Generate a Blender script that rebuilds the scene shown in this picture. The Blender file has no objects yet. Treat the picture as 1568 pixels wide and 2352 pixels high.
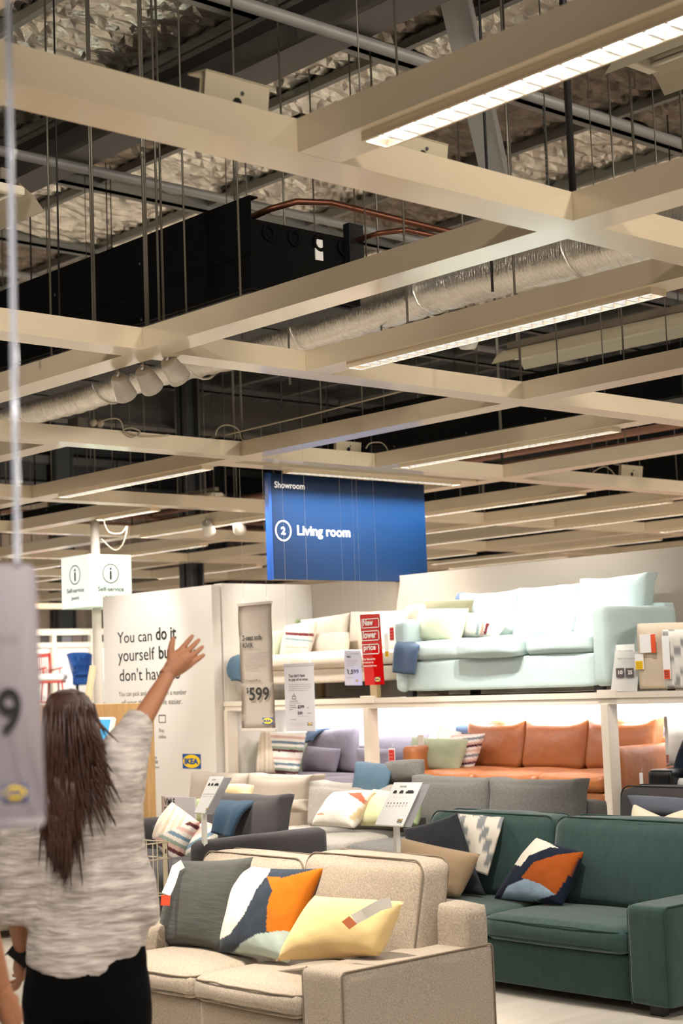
import bpy, bmesh, math, random
from mathutils import Vector, Matrix, noise
from math import sin, cos, pi, radians

# ---------------------------------------------------------------- camera
SC = bpy.context.scene
COL = SC.collection
F_PX, PITCH, ROLL, YAW = 3751.0, .1024, -.037, .738
W_PX, H_PX = 1568, 2352
EYE = Vector((0, 0, 1.7))
_fh = Vector((sin(YAW), cos(YAW), 0)); _r = Vector((cos(YAW), -sin(YAW), 0)); _up = Vector((0, 0, 1))
C_FWD = _fh * cos(PITCH) + _up * sin(PITCH)
_u = _up * cos(PITCH) - _fh * sin(PITCH)
C_RIGHT = _r * cos(ROLL) + _u * sin(ROLL)
C_UP = _u * cos(ROLL) - _r * sin(ROLL)
cam_d = bpy.data.cameras.new('camera'); cam = bpy.data.objects.new('camera', cam_d); COL.objects.link(cam)
cam.matrix_world = Matrix(((C_RIGHT.x, C_UP.x, -C_FWD.x, EYE.x), (C_RIGHT.y, C_UP.y, -C_FWD.y, EYE.y),
                           (C_RIGHT.z, C_UP.z, -C_FWD.z, EYE.z), (0, 0, 0, 1)))
cam_d.sensor_fit = 'VERTICAL'; cam_d.sensor_height = 36.0; cam_d.lens = F_PX / H_PX * 36.0
cam_d.clip_start = .05; cam_d.clip_end = 200
cam_d.dof.use_dof = True; cam_d.dof.focus_distance = 8.6; cam_d.dof.aperture_fstop = 3.4
SC.camera = cam

# ---------------------------------------------------------------- world, lights, exposure
wd = bpy.data.worlds.new('store_ambience'); SC.world = wd; wd.use_nodes = True
bg = wd.node_tree.nodes['Background']; bg.inputs[0].default_value = (1.0, .90, .80, 1); bg.inputs[1].default_value = .34
SC.view_settings.view_transform = 'Standard'; SC.view_settings.look = 'None'
SC.view_settings.gamma = 1; SC.view_settings.use_curve_mapping = False
SC.view_settings.exposure = .45


def area(name, loc, sx, sy, power, col=(1, .93, .84), rot=(0, 0, 0), spread=None):
    l = bpy.data.lights.new(name, 'AREA'); l.shape = 'RECTANGLE'; l.size = sx; l.size_y = sy
    l.energy = power; l.color = col
    if spread: l.spread = spread
    o = bpy.data.objects.new(name, l); o.location = loc; o.rotation_euler = rot; COL.objects.link(o)
    return o


def spot(name, loc, target, power, angle=40, col=(1, .90, .76), blend=.6, rad=.05):
    l = bpy.data.lights.new(name, 'SPOT'); l.energy = power; l.color = col; l.spot_size = radians(angle)
    l.spot_blend = blend; l.shadow_soft_size = rad
    o = bpy.data.objects.new(name, l); o.location = loc
    o.rotation_euler = (Vector(target) - Vector(loc)).to_track_quat('-Z', 'Y').to_euler(); COL.objects.link(o)
    return o


# general store lighting: rows of louvred lamps over the aisles around and behind the visitor
for lx in (1.0, 6.0, 11.0, 16.0, 21.0):
    for ly in (-1.0, 3.0, 8.7, 12.0, 17.0, 22.5, 27.0):
        area('aisle_lamp_light', (lx, ly, 3.44), 1.8, .12, 46, (1, .92, .82))
# warm accent spots clipped to the ceiling grid, then an added fill
spot('accent_front_sofa', (4.0, 5.0, 3.45), (4.75, 5.75, .4), 560, 46, (1, .90, .76), .7)
spot('accent_front_sofa', (3.7, 6.4, 3.45), (4.75, 6.4, .4), 300, 46, (1, .90, .76), .7)
spot('accent_green_sofa', (6.0, 5.3, 3.45), (7.2, 6.0, .5), 190, 55, (1, .93, .84), .7)
spot('accent_middle_sofas', (6.3, 7.3, 3.45), (7.9, 8.5, .7), 420, 56, (1, .93, .84), .7)
spot('accent_middle_sofas', (6.2, 9.6, 3.45), (8.2, 10.6, .7), 260, 50, (1, .93, .84), .7)
spot('accent_middle_sofas', (5.4, 8.9, 3.45), (6.6, 8.9, .7), 200, 55, (1, .93, .84), .7)
spot('accent_upper_sofa', (8.15, 8.0, 3.45), (9.9, 8.6, 1.9), 120, 62, (.97, .98, 1.0), .7)
spot('accent_upper_sofa', (8.3, 10.9, 3.45), (9.9, 10.9, 1.8), 120, 62, (1, .97, .93), .7)
spot('accent_right_display', (8.2, 6.4, 3.45), (9.6, 6.9, 1.8), 80, 50, (1, .97, .93), .7)
spot('accent_text_wall', (7.7, 12.6, 3.45), (9.2, 13.05, 2.1), 95, 48, (1, .97, .93), .8)
spot('accent_return_wall', (9.6, 11.0, 3.3), (9.9, 11.93, 2.2), 40, 60, (1, .97, .93), .8)
spot('accent_brown_sofa', (8.3, 7.6, 3.45), (9.8, 8.7, .95), 200, 60, (1, .93, .84), .7)
spot('accent_visitor', (1.6, 3.4, 3.45), (2.8, 4.4, 1.2), 60, 55, (1, .93, .88), .7)
spot('tag_fill_light', (.2, .3, 3.45), (1.3, 2.2, 1.7), 210, 40, (1, .93, .90), .7)  # added fill light that brightens the foreground tag
# added fill lights out of view in the roof space, brightening the foil
for (q, t_, e) in (((6.0, -3.0, 5.6), (7.5, 9, 6.5), 800), ((11, -1.0, 5.6), (11, 10, 6.5), 800), ((2.0, -1.0, 5.6), (6, 10, 6.5), 350), ((16, 4.0, 5.4), (14, 14, 6.5), 350), ((-1, 4.0, 5.5), (5.5, 9.5, 6.5), 500)):
    spot('roof_fill_light', q, t_, e, 70, (1, .90, .78), .5, .25)
for (q, t_, e) in (((12.5, 27.0, 4.6), (12.5, 36, 6.0), 1500), ((19.5, 28.0, 4.6), (20, 36, 6.0), 900)):
    spot('roof_fill_light', q, t_, e, 80, (1, .88, .74), .7, .25)  # added fill lights for the far corrugated wall
# cool lamp strips tucked under the display deck
for ly in (6.3, 7.5, 8.75, 10.0, 11.2):
    area('deck_strip_light', (10.12, ly, 1.42), .06, 1.1, 11, (.95, .97, 1.0), (0, radians(-50), 0))
    area('deck_strip_light', (9.75, ly, 1.43), .06, 1.1, 2, (1, .96, .92), (0, 0, 0))


# ---------------------------------------------------------------- helpers
def ray(px, py):
    return C_FWD + C_RIGHT * ((px - W_PX / 2) / F_PX) + C_UP * ((H_PX / 2 - py) / F_PX)


def at(px, py, x=None, y=None, z=None, d=None):
    r = ray(px, py)
    if d is not None: return EYE + r * d
    if x is not None: t = (x - EYE.x) / r.x
    elif y is not None: t = (y - EYE.y) / r.y
    else: t = (z - EYE.z) / r.z
    return EYE + r * t


def on_plane(px, py, p0, n):
    r = ray(px, py)
    return EYE + r * ((p0 - EYE).dot(n) / r.dot(n))


def proj(p):
    q = p - EYE; d = q.dot(C_FWD)
    return (W_PX / 2 + F_PX * q.dot(C_RIGHT) / d, H_PX / 2 - F_PX * q.dot(C_UP) / d)


def hx(s):
    s = s.lstrip('#'); v = [int(s[i:i + 2], 16) / 255 for i in (0, 2, 4)]
    return tuple(((c + .055) / 1.055) ** 2.4 if c > .04045 else c / 12.92 for c in v)


MATS = {}


def mat(name, color, rough=.6, metal=0., bump=0., bscale=60., mottle=0., mscale=200., stretch=(1, 1, 1), sheen=0.,
        emit=None, estr=0., coat=0., attr=False, trans=0., spec=.5, bump2=0., b2scale=6.):
    if name in MATS: return MATS[name]
    m = bpy.data.materials.new(name); m.use_nodes = True; MATS[name] = m
    nt = m.node_tree; b = nt.nodes['Principled BSDF']
    c = hx(color) if isinstance(color, str) else color
    m.diffuse_color = (*c, 1)
    b.inputs['Base Color'].default_value = (*c, 1); b.inputs['Roughness'].default_value = rough
    b.inputs['Metallic'].default_value = metal; b.inputs['Specular IOR Level'].default_value = spec
    if sheen: b.inputs['Sheen Weight'].default_value = sheen; b.inputs['Sheen Roughness'].default_value = .4
    if coat: b.inputs['Coat Weight'].default_value = coat; b.inputs['Coat Roughness'].default_value = .08
    if trans: b.inputs['Transmission Weight'].default_value = trans
    if emit is not None:
        b.inputs['Emission Color'].default_value = (*(hx(emit) if isinstance(emit, str) else emit), 1)
        b.inputs['Emission Strength'].default_value = estr
    if mottle or bump or bump2 or attr:
        tc = nt.nodes.new('ShaderNodeTexCoord'); mp = nt.nodes.new('ShaderNodeMapping')
        nt.links.new(tc.outputs['Object'], mp.inputs[0]); mp.inputs['Scale'].default_value = stretch
        src = None
        if attr:
            at_ = nt.nodes.new('ShaderNodeVertexColor'); at_.layer_name = 'Col'; src = at_.outputs[0]
            nt.links.new(src, b.inputs['Base Color'])
        if mottle:
            n = nt.nodes.new('ShaderNodeTexNoise'); n.inputs['Scale'].default_value = mscale; n.inputs['Detail'].default_value = 4
            nt.links.new(mp.outputs[0], n.inputs['Vector'])
            r = nt.nodes.new('ShaderNodeMapRange'); r.inputs[1].default_value = .3; r.inputs[2].default_value = .7
            r.inputs[3].default_value = 1 - mottle; r.inputs[4].default_value = 1 + mottle * .6
            nt.links.new(n.outputs[0], r.inputs[0])
            mx = nt.nodes.new('ShaderNodeVectorMath'); mx.operation = 'SCALE'
            if src: nt.links.new(src, mx.inputs[0])
            else: mx.inputs[0].default_value = c
            nt.links.new(r.outputs[0], mx.inputs['Scale']); nt.links.new(mx.outputs[0], b.inputs['Base Color'])
        last = None
        for bs, sc_, dist in ((bump2, b2scale, .02), (bump, bscale, .002)):
            if not bs: continue
            n = nt.nodes.new('ShaderNodeTexNoise'); n.inputs['Scale'].default_value = sc_; n.inputs['Detail'].default_value = 3
            nt.links.new(mp.outputs[0], n.inputs['Vector'])
            bp = nt.nodes.new('ShaderNodeBump'); bp.inputs['Strength'].default_value = bs; bp.inputs['Distance'].default_value = dist
            nt.links.new(n.outputs[0], bp.inputs['Height'])
            if last: nt.links.new(last, bp.inputs['Normal'])
            last = bp.outputs[0]
        if last: nt.links.new(last, b.inputs['Normal'])
    return m


def fabric(name, color, mottle=.16, mscale=260, bump=.5, **k):
    return mat(name, color, .92, bump=bump, bscale=420, mottle=mottle, mscale=mscale, sheen=.15, spec=.2,
               bump2=k.pop('bump2', .25), b2scale=k.pop('b2scale', 9), **k)


def tagp(o, label, cat, group=None):
    o['label'] = label; o['category'] = cat
    if group: o['group'] = group
    return o


def thing(name, loc, label, cat, group=None):
    o = bpy.data.objects.new(name, None); o.location = loc; o.empty_display_size = .1
    COL.objects.link(o); return tagp(o, label, cat, group)


ORI = {}


def origin(o):
    v = Vector(o.location) if o.parent is None else ORI.get(o.name, Vector((0, 0, 0)))
    return v


def obj(name, bm, m, parent=None, smooth=False, kind=None):
    """world-coordinate bmesh -> one object, stored relative to its parent's location"""
    me = bpy.data.meshes.new(name)
    org = Vector((0, 0, 0))
    if parent is not None:
        org = ORI.get(parent.name) or Vector(parent.location)
    else:
        vs = [v.co for v in bm.verts]
        org = Vector((sum(v.x for v in vs) / len(vs), sum(v.y for v in vs) / len(vs), min(v.z for v in vs)))
    for v in bm.verts: v.co -= org
    bm.to_mesh(me); bm.free()
    ms = m if isinstance(m, (list, tuple)) else [m]
    for k in ms: me.materials.append(k)
    if smooth:
        for p in me.polygons: p.use_smooth = True
    o = bpy.data.objects.new(name, me); COL.objects.link(o)
    if parent is not None: o.parent = parent
    else: o.location = org
    ORI[o.name] = org
    if kind: o['kind'] = kind
    return o


def sub_origin(o): return ORI[o.name]


def one(name, bm, m, label, cat, group=None, smooth=False, kind=None):
    o = obj(name, bm, m, None, smooth, kind); return tagp(o, label, cat, group)


def struct(name, bm, m, label=None, smooth=False):
    o = obj(name, bm, m, None, smooth, 'structure')
    if label: o['label'] = label
    return o


def NB(): return bmesh.new()


def box(bm, x0, x1, y0, y1, z0, z1, bev=0., mi=0):
    r = bmesh.ops.create_cube(bm, size=1)
    vs = r['verts']
    for v in vs: v.co = Vector((x0 + (v.co.x + .5) * (x1 - x0), y0 + (v.co.y + .5) * (y1 - y0), z0 + (v.co.z + .5) * (z1 - z0)))
    fs = set(f for v in vs for f in v.link_faces)
    for f in fs: f.material_index = mi
    if bev:
        es = list(set(e for v in vs for e in v.link_edges))
        bmesh.ops.bevel(bm, geom=es, offset=bev, segments=2, affect='EDGES', profile=.6)
    return bm


def obox(bm, c, ax, ay, az, sx, sy, sz, bev=0., mi=0):
    """oriented box: centre, unit axes, sizes"""
    r = bmesh.ops.create_cube(bm, size=1); vs = r['verts']
    c = Vector(c); ax = Vector(ax); ay = Vector(ay); az = Vector(az)
    for v in vs: v.co = c + ax * (v.co.x * sx) + ay * (v.co.y * sy) + az * (v.co.z * sz)
    for f in set(f for v in vs for f in v.link_faces): f.material_index = mi
    if bev:
        es = list(set(e for v in vs for e in v.link_edges))
        bmesh.ops.bevel(bm, geom=es, offset=bev, segments=2, affect='EDGES')
    return bm


def tube(bm, pts, r, n=8, cap=True, mi=0):
    pts = [Vector(p) for p in pts]; rs = r if isinstance(r, (list, tuple)) else [r] * len(pts)
    rings = []; ref = None
    for i, p in enumerate(pts):
        t = (pts[min(i + 1, len(pts) - 1)] - pts[max(i - 1, 0)]).normalized()
        if ref is None:
            ref = Vector((0, 0, 1)) if abs(t.z) < .9 else Vector((1, 0, 0))
        a = (ref - t * ref.dot(t)).normalized(); b = t.cross(a); ref = a
        rings.append([bm.verts.new(p + (a * cos(2 * pi * k / n) + b * sin(2 * pi * k / n)) * rs[i]) for k in range(n)])
    for i in range(len(rings) - 1):
        for k in range(n):
            f = bm.faces.new((rings[i][k], rings[i][(k + 1) % n], rings[i + 1][(k + 1) % n], rings[i + 1][k])); f.material_index = mi; f.smooth = True
    if cap:
        f = bm.faces.new(list(reversed(rings[0]))); f.material_index = mi
        f = bm.faces.new(rings[-1]); f.material_index = mi
    return bm


def grid_faces(bm, rows, closed=False):
    V = [[bm.verts.new(p) for p in r] for r in rows]
    for i in range(len(V) - 1):
        n = len(V[i])
        for j in range(n if closed else n - 1):
            bm.faces.new((V[i][j], V[i][(j + 1) % n], V[i + 1][(j + 1) % n], V[i + 1][j]))
    return V


def lathe(bm, c, axis, prof, n=20):
    """prof: list of (radius, distance along axis)"""
    axis = Vector(axis).normalized(); ref = Vector((0, 0, 1)) if abs(axis.z) < .9 else Vector((1, 0, 0))
    a = axis.cross(ref).normalized(); b = axis.cross(a)
    rows = [[Vector(c) + axis * h + (a * cos(2 * pi * k / n) + b * sin(2 * pi * k / n)) * max(r, 1e-4) for k in range(n)] for r, h in prof]
    grid_faces(bm, rows, True)
    return bm


def soft_box(bm, x0, x1, y0, y1, z0, z1, r=.05, puff=(0, 0, 0), n=10, wr=.006, seed=0, shear=0., ear=0.):
    """rounded, padded block; puff bulges the x, y, z faces; shear leans the top towards +x"""
    hx_, hy, hz = (x1 - x0) / 2, (y1 - y0) / 2, (z1 - z0) / 2
    c = Vector(((x0 + x1) / 2, (y0 + y1) / 2, (z0 + z1) / 2)); r = min(r, hx_ * .95, hy * .95, hz * .95)
    t = bmesh.new(); bmesh.ops.create_cube(t, size=2)
    bmesh.ops.subdivide_edges(t, edges=t.edges[:], cuts=n, use_grid_fill=True)
    H = Vector((hx_, hy, hz))
    def wp(u, h):       # crowd vertices near the rounded edges
        return u
    m = {}
    for v in t.verts:
        u = v.co.copy()
        q = Vector([max(-1, min(1, math.copysign(abs(u[k]) ** .75, u[k]))) for k in range(3)])
        p = Vector([q[k] * H[k] for k in range(3)])
        inn = Vector([max(-(H[k] - r), min(H[k] - r, p[k])) for k in range(3)])
        dlt = p - inn
        if dlt.length > 1e-9: p = inn + dlt.normalized() * r
        for k in range(3):
            a, b = (k + 1) % 3, (k + 2) % 3
            if puff[k]: p[k] += math.copysign(1, u[k]) * (abs(u[k]) ** 3) * puff[k] * (1 - q[a] ** 2) * (1 - q[b] ** 2)
        if ear and u.z > 0:
            e_ = (abs(q[1]) ** 5) * (max(q[2], 0) ** 5)
            p.y += math.copysign(ear, u.y) * e_; p.z += ear * 1.1 * e_; p.z -= ear * .35 * (1 - q[1] ** 2) * max(q[2], 0) ** 3
        p.x += shear * (p.z + hz)
        w = c + p
        if wr:
            nn = noise.noise(w * 5 + Vector((seed, seed * 1.7, 0))) * wr + noise.noise(w * 14 + Vector((seed * 2, 3, 1))) * wr * .35
            d = p.normalized(); w += d * nn
        m[v] = bm.verts.new(w)
    for f in t.faces:
        g = bm.faces.new([m[v] for v in f.verts]); g.smooth = True
    t.free()
    return bm


def rounded_rect(x, ya, yb, za, zb, r, seg=5, plane='x'):
    pts = []
    for cy, cz, a0 in ((yb - r, zb - r, 0), (ya + r, zb - r, pi / 2), (ya + r, za + r, pi), (yb - r, za + r, 1.5 * pi)):
        for k in range(seg + 1):
            a = a0 + k * pi / 2 / seg
            u, w = cy + r * cos(a), cz + r * sin(a)
            pts.append(Vector((x, u, w)) if plane == 'x' else (Vector((u, x, w)) if plane == 'y' else Vector((u, w, x))))
    pts.append(pts[0].copy()); return pts


def text(s, p, xd, up, w, h, m, parent, bold=0., name='lettering', lift=.002, font_keep=False):
    """lettering fitted in a w x h box whose lower-left corner is p"""
    cu = bpy.data.curves.new('t', 'FONT'); cu.body = s; cu.size = 1; cu.resolution_u = 3; cu.offset = bold; cu.extrude = 0
    to = bpy.data.objects.new('t', cu); COL.objects.link(to)
    bpy.context.view_layer.update()
    dg = bpy.context.evaluated_depsgraph_get(); me = bpy.data.meshes.new_from_object(to.evaluated_get(dg))
    bpy.data.objects.remove(to); bpy.data.curves.remove(cu)
    if not me.vertices: return None
    xs = [v.co.x for v in me.vertices]; ys = [v.co.y for v in me.vertices]
    bx, by = min(xs), min(ys); sx = w / max(max(xs) - bx, 1e-6); sy = (h / max(max(ys) - by, 1e-6)) if h else sx
    xd = Vector(xd).normalized(); up = Vector(up).normalized(); nrm = xd.cross(up)
    org = ORI.get(parent.name) or Vector(parent.location)
    for v in me.vertices:
        v.co = Vector(p) + xd * ((v.co.x - bx) * sx) + up * ((v.co.y - by) * sy) + nrm * lift - org
    me.materials.append(m); me.name = name
    o = bpy.data.objects.new(name, me); COL.objects.link(o); o.parent = parent; ORI[o.name] = org
    return o


def quadface(bm, pts, mi=0):
    f = bm.faces.new([bm.verts.new(p) for p in pts]); f.material_index = mi; return f


def disc(bm, c, xd, up, rx, ry, n=28, r0=0., lift=.0):
    c = Vector(c); xd = Vector(xd).normalized(); up = Vector(up).normalized(); nr = xd.cross(up) * lift
    o = [bm.verts.new(c + nr + xd * rx * cos(2 * pi * k / n) + up * ry * sin(2 * pi * k / n)) for k in range(n)]
    if r0 <= 0: bm.faces.new(o)
    else:
        i = [bm.verts.new(c + nr + xd * rx * r0 * cos(2 * pi * k / n) + up * ry * r0 * sin(2 * pi * k / n)) for k in range(n)]
        for k in range(n): bm.faces.new((o[k], o[(k + 1) % n], i[(k + 1) % n], i[k]))
    return bm


def logo(p, xd, up, w, h, parent):
    """blue block with a yellow oval and blue capitals"""
    xd = Vector(xd).normalized(); up = Vector(up).normalized(); nr = xd.cross(up); p = Vector(p)
    bm = NB(); quadface(bm, [p + nr * .002, p + xd * w + nr * .002, p + xd * w + up * h + nr * .002, p + up * h + nr * .002])
    b = obj('emblem', bm, M_LBLUE, parent)
    bm = NB(); disc(bm, p + xd * w / 2 + up * h / 2, xd, up, w * .475, h * .45, lift=.003)
    obj('emblem', bm, M_LYEL, parent)
    text('IKEA', p + xd * w * .12 + up * h * .30, xd, up, w * .76, h * .40, M_LBLUE, parent, bold=.05, lift=.0045, name='lettering')


def cushion(name, m, corners, xc, label, group=None, yaw=0., lean=.25, thick=.15, bow=.06, n=22, wr=.008, seed=1,
            polys=None, base=None, par=None, cat='pillow', ear=.02, dz=0, pc=None):
    """a stuffed pillow at its own depth xc; corners TL,TR,BR,BL; polys: [(outline, colour)] printed pattern"""
    nrm = Vector((-cos(yaw) * cos(lean), -sin(yaw) * cos(lean), sin(lean)))
    cpx = pc or (sum(c[0] for c in corners) / 4, sum(c[1] for c in corners) / 4)
    p0 = at(cpx[0], cpx[1], x=xc)
    P = [on_plane(c[0], c[1], p0, nrm) for c in corners]
    bm = NB()
    col = bm.loops.layers.float_color.new('Col') if polys is not None else None
    cen = sum(P, Vector()) / 4
    def pt(u, v):
        a = (P[0] * (1 - u) + P[1] * u) * (1 - v) + (P[3] * (1 - u) + P[2] * u) * v
        U, V = 2 * u - 1, 2 * v - 1
        # edges bow inwards between the corners
        ex = (P[1] - P[0]) * .5; ey = (P[3] - P[0]) * .5
        a = a - ex * (U * abs(U) * bow * (1 - V * V)) - ey * (V * abs(V) * bow * (1 - U * U))
        return a, U, V
    rows = {}
    for side in (1, -1):
        R = []
        for j in range(n + 1):
            r = []
            for i in range(n + 1):
                a, U, V = pt(i / n, j / n)
                tt = ((1 - U * U) * (1 - V * V)) ** .42 * thick / 2
                w = noise.noise(a * 6 + Vector((seed, 0, seed))) * wr + noise.noise(a * 17 + Vector((0, seed, 0))) * wr * .4
                # creases running into the corners
                cr = max(abs(U), abs(V)); w += sin(math.atan2(V, U) * 4 + seed) * .15 * wr * cr
                edge = min(1, (1 - max(abs(U), abs(V))) * 6)
                r.append(a + nrm * side * (tt + w * edge))
            R.append(r)
        rows[side] = R
    VF = [[bm.verts.new(p) for p in r] for r in rows[1]]
    VB = [[(VF[j][i] if i in (0, n) or j in (0, n) else bm.verts.new(rows[-1][j][i])) for i in range(n + 1)] for j in range(n + 1)]
    for V_, flip in ((VF, 0), (VB, 1)):
        for j in range(n):
            for i in range(n):
                q = [V_[j][i], V_[j + 1][i], V_[j + 1][i + 1], V_[j][i + 1]]
                if flip: q.reverse()
                try: f = bm.faces.new(q)
                except ValueError: continue
                f.smooth = True
                if col is not None:
                    for lp in f.loops:
                        lp[col] = (*pattern_at(proj(lp.vert.co), polys, base), 1)
    if par is not None:
        return obj(name, bm, m, par)
    return one(name, bm, m, label, cat, group)


def inside(p, poly):
    x, y = p; c = False; j = len(poly) - 1
    for i in range(len(poly)):
        xi, yi = poly[i]; xj, yj = poly[j]
        if (yi > y) != (yj > y) and x < (xj - xi) * (y - yi) / (yj - yi) + xi: c = not c
        j = i
    return c


def pattern_at(p, polys, base):
    c = base
    if callable(polys): return polys(p)
    for poly, k in polys:
        if inside(p, poly): c = k
    return c


def drape(name, m, rows, label, group=None, thick=.012, n=14, ripple=.006, seed=0, polys=None, base=None, cat='throw', par=None, cm=None):
    """cloth sheet: rows of (pxL, pyL, xL, pxR, pyR, xR) from top to bottom, splined and thickened"""
    A = [at(r[0], r[1], x=r[2]) for r in rows]; B = [at(r[3], r[4], x=r[5]) for r in rows]
    def sp(L, t):
        k = min(int(t), len(L) - 2); f = t - k
        p0, p1, p2, p3 = L[max(k - 1, 0)], L[k], L[k + 1], L[min(k + 2, len(L) - 1)]
        return .5 * ((2 * p1) + (p2 - p0) * f + (2 * p0 - 5 * p1 + 4 * p2 - p3) * f * f + (3 * p1 - p0 - 3 * p2 + p3) * f ** 3)
    N = (len(rows) - 1) * 6
    bm = NB(); col = bm.loops.layers.float_color.new('Col') if polys is not None else None
    R = []
    for i in range(N + 1):
        t = i / N * (len(rows) - 1); a, b = sp(A, t), sp(B, t)
        r = []
        for j in range(n + 1):
            u = j / n; p = a.lerp(b, u)
            p = p + Vector((-1, 0, .3)) * (ripple * sin(u * 9 + seed + noise.noise(p * 4) * 3))
            r.append(p)
        R.append(r)
    V = grid_faces(bm, R)
    if col is not None:
        for f in bm.faces:
            for lp in f.loops: lp[col] = (*pattern_at(proj(lp.vert.co), polys, base), 1)
    bmesh.ops.recalc_face_normals(bm, faces=bm.faces[:])
    bmesh.ops.solidify(bm, geom=bm.faces[:], thickness=thick)
    for f in bm.faces: f.smooth = True
    if par is not None: return obj(name, bm, m, par)
    return one(name, bm, m, label, cat, group)


M_LBLUE = mat('emblem_blue', '#0b4a94', .5); M_LYEL = mat('emblem_yellow', '#f7cf0c', .5)
M_INK = mat('ink_black', '#181818', .6); M_INKG = mat('ink_grey', '#6d6866', .6)
M_WHITE = mat('paint_white', '#e9e6e0', .45); M_PAPER = mat('paper_white', '#eceae6', .5)
M_STEEL = mat('galvanised_steel', '#8a8a86', .4, .7); M_DSTEEL = mat('dark_steel', '#484a4c', .5, .2)
M_CHROME = mat('bright_steel', '#c8c6c0', .25, .9)
M_BLACK = mat('matte_black_metal', '#0b0b0c', .6, spec=.3)
XA = Vector((0, -1, 0)); XB = Vector((1, 0, 0)); UPV = Vector((0, 0, 1))

# ---------------------------------------------------------------- setting
def clone(src, loc, parent=None, name=None, rotz=None):
    c = src.copy(); COL.objects.link(c)
    if parent is not None: c.parent = parent
    c.location = loc
    if rotz is not None: c.rotation_euler = (0, 0, rotz)
    return c


m_floor = mat('pale_vinyl_floor', '#cbc2b5', .32, mottle=.12, mscale=3.5, stretch=(.4, 3, 1), bump=.05, bscale=30)
bm = NB(); box(bm, -6, 40, -6, 40, -.1, 0); struct('floor', bm, m_floor, 'pale beige vinyl floor')
M_WALLG = mat('warm_grey_wall', '#978d81', .7); M_WALLW = mat('white_wall', '#e6e0d6', .7); M_PANEL = mat('gloss_white_panel', '#e2dcd4', .35)
# back wall of the display, return wall and the printed partition
bm = NB(); box(bm, 10.42, 10.54, 2.0, 11.93, 0, 2.63); struct('wall_back', bm, M_WALLG, 'warm grey back wall above the display deck')
bm = NB(); box(bm, 10.38, 10.418, 2.0, 11.92, .5, 1.46); struct('wall_niche', bm, mat('niche_white', '#eef0f4', .6), 'white wall lining under the display deck')
bm = NB(); box(bm, 9.32, 10.54, 11.935, 12.05, 0, 2.63); struct('wall_return', bm, M_WALLW, 'white return wall at the left end of the display')
# far shell of the building
M_CORR = mat('cream_corrugated_sheet', '#9d8d7c', .6); M_DARKSHEET = mat('dark_grey_sheet', '#343638', .7)
wf = bpy.data.objects.new('wall_far', None); COL.objects.link(wf); wf.location = (19, 36, 0); wf['kind'] = 'structure'; wf['label'] = 'cream corrugated wall far behind the ceiling grid'
bm = NB()
prof = [(0, 0), (.05, -.05), (.16, -.05), (.21, 0), (.5, 0)]
xs = [(k * .5 + px_, py_) for k in range(2) for px_, py_ in prof[:4]] + [(1.0, 0)]
for i in range(len(xs) - 1):
    quadface(bm, [Vector((xs[i][0], xs[i][1], 0)), Vector((xs[i + 1][0], xs[i + 1][1], 0)), Vector((xs[i + 1][0], xs[i + 1][1], 6.7)), Vector((xs[i][0], xs[i][1], 6.7))])
bmesh.ops.recalc_face_normals(bm, faces=bm.faces[:])
me = bpy.data.meshes.new('wall_sheet'); bm.to_mesh(me); bm.free(); me.materials.append(M_CORR)
for k in range(34):
    o = bpy.data.objects.new('wall_sheet', me); COL.objects.link(o); o.parent = wf; o.location = (-11 + k, 0, 0)
bm = NB(); box(bm, 2, 40, 36.05, 36.2, 0, 14)
o = obj('upper_sheet', bm, M_DARKSHEET, None); o.parent = wf; o.location = Vector(o.location) - wf.location
for zz in (6.8, 7.5):
    bm = NB(); box(bm, 3, 30, 35.7, 35.9, zz, zz + .2); o = obj('girt', bm, M_STEEL, None); o.parent = wf; o.location = Vector(o.location) - wf.location
bm = NB(); box(bm, 30, 30.2, -6, 40, 0, 12); struct('wall_right', bm, M_DARKSHEET, 'dark far wall on the right')
bm = NB(); box(bm, -7.2, -7, -6, 40, 0, 12); struct('wall_left_blocker', bm, M_DARKSHEET, 'unseen dark wall added at the far left to block light')  # added out of view to block ambient light from this side
for cx, cy, w, lab in ((17.9, 35.4, .5, 'dark steel column on the corrugated wall at far left'), (22.6, 35.4, .5, 'dark steel column on the corrugated wall above the price banner'), (15.2, 20.2, .25, 'slim dark steel column standing free of the far wall'), (27.5, 35.4, .5, 'dark steel column on the far wall behind the blue sign')):
    bm = NB(); box(bm, cx - w / 2, cx + w / 2, cy - .02, cy + .02, 0, 10); box(bm, cx - w / 2, cx - w / 2 + .03, cy - .15, cy + .15, 0, 10); box(bm, cx + w / 2 - .03, cx + w / 2, cy - .15, cy + .15, 0, 10)
    one('steel_column', bm, M_DSTEEL, lab, 'column')

bm = NB(); box(bm, 24.0, 24.15, -2, 33.2, 0, 3.35); struct('wall_showroom_right', bm, mat('dusty_pink_wall', '#c9a698', .6), 'dusty pink showroom wall far beyond the display wall')
bm = NB(); box(bm, 3, 24, 33.3, 33.45, 0, 3.0); struct('wall_showroom_far', bm, M_WALLW, 'white showroom wall at the far end')
# roof: foil blanket panels between purlins
roof = bpy.data.objects.new('ceiling', None); COL.objects.link(roof); roof.location = (9, 9, 6.5); roof['kind'] = 'structure'; roof['label'] = 'high warehouse roof of crinkled foil blanket panels between steel purlins'
M_FOIL = mat('crinkled_foil', '#dcd6ca', .28, .9, bump=.6, bscale=40, mottle=.3, mscale=5, bump2=.6, b2scale=12, stretch=(1, 2.2, 1))
M_FOILSHADE = mat('shaded_foil', '#85796c', .40, .8, bump=.6, bscale=30, mottle=.45, mscale=6, bump2=.8, b2scale=6, stretch=(1, 2.2, 1))  # shaded copy of the foil: less lit panels painted by a darker colour
PW, PL = 1.22, 1.9


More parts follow.
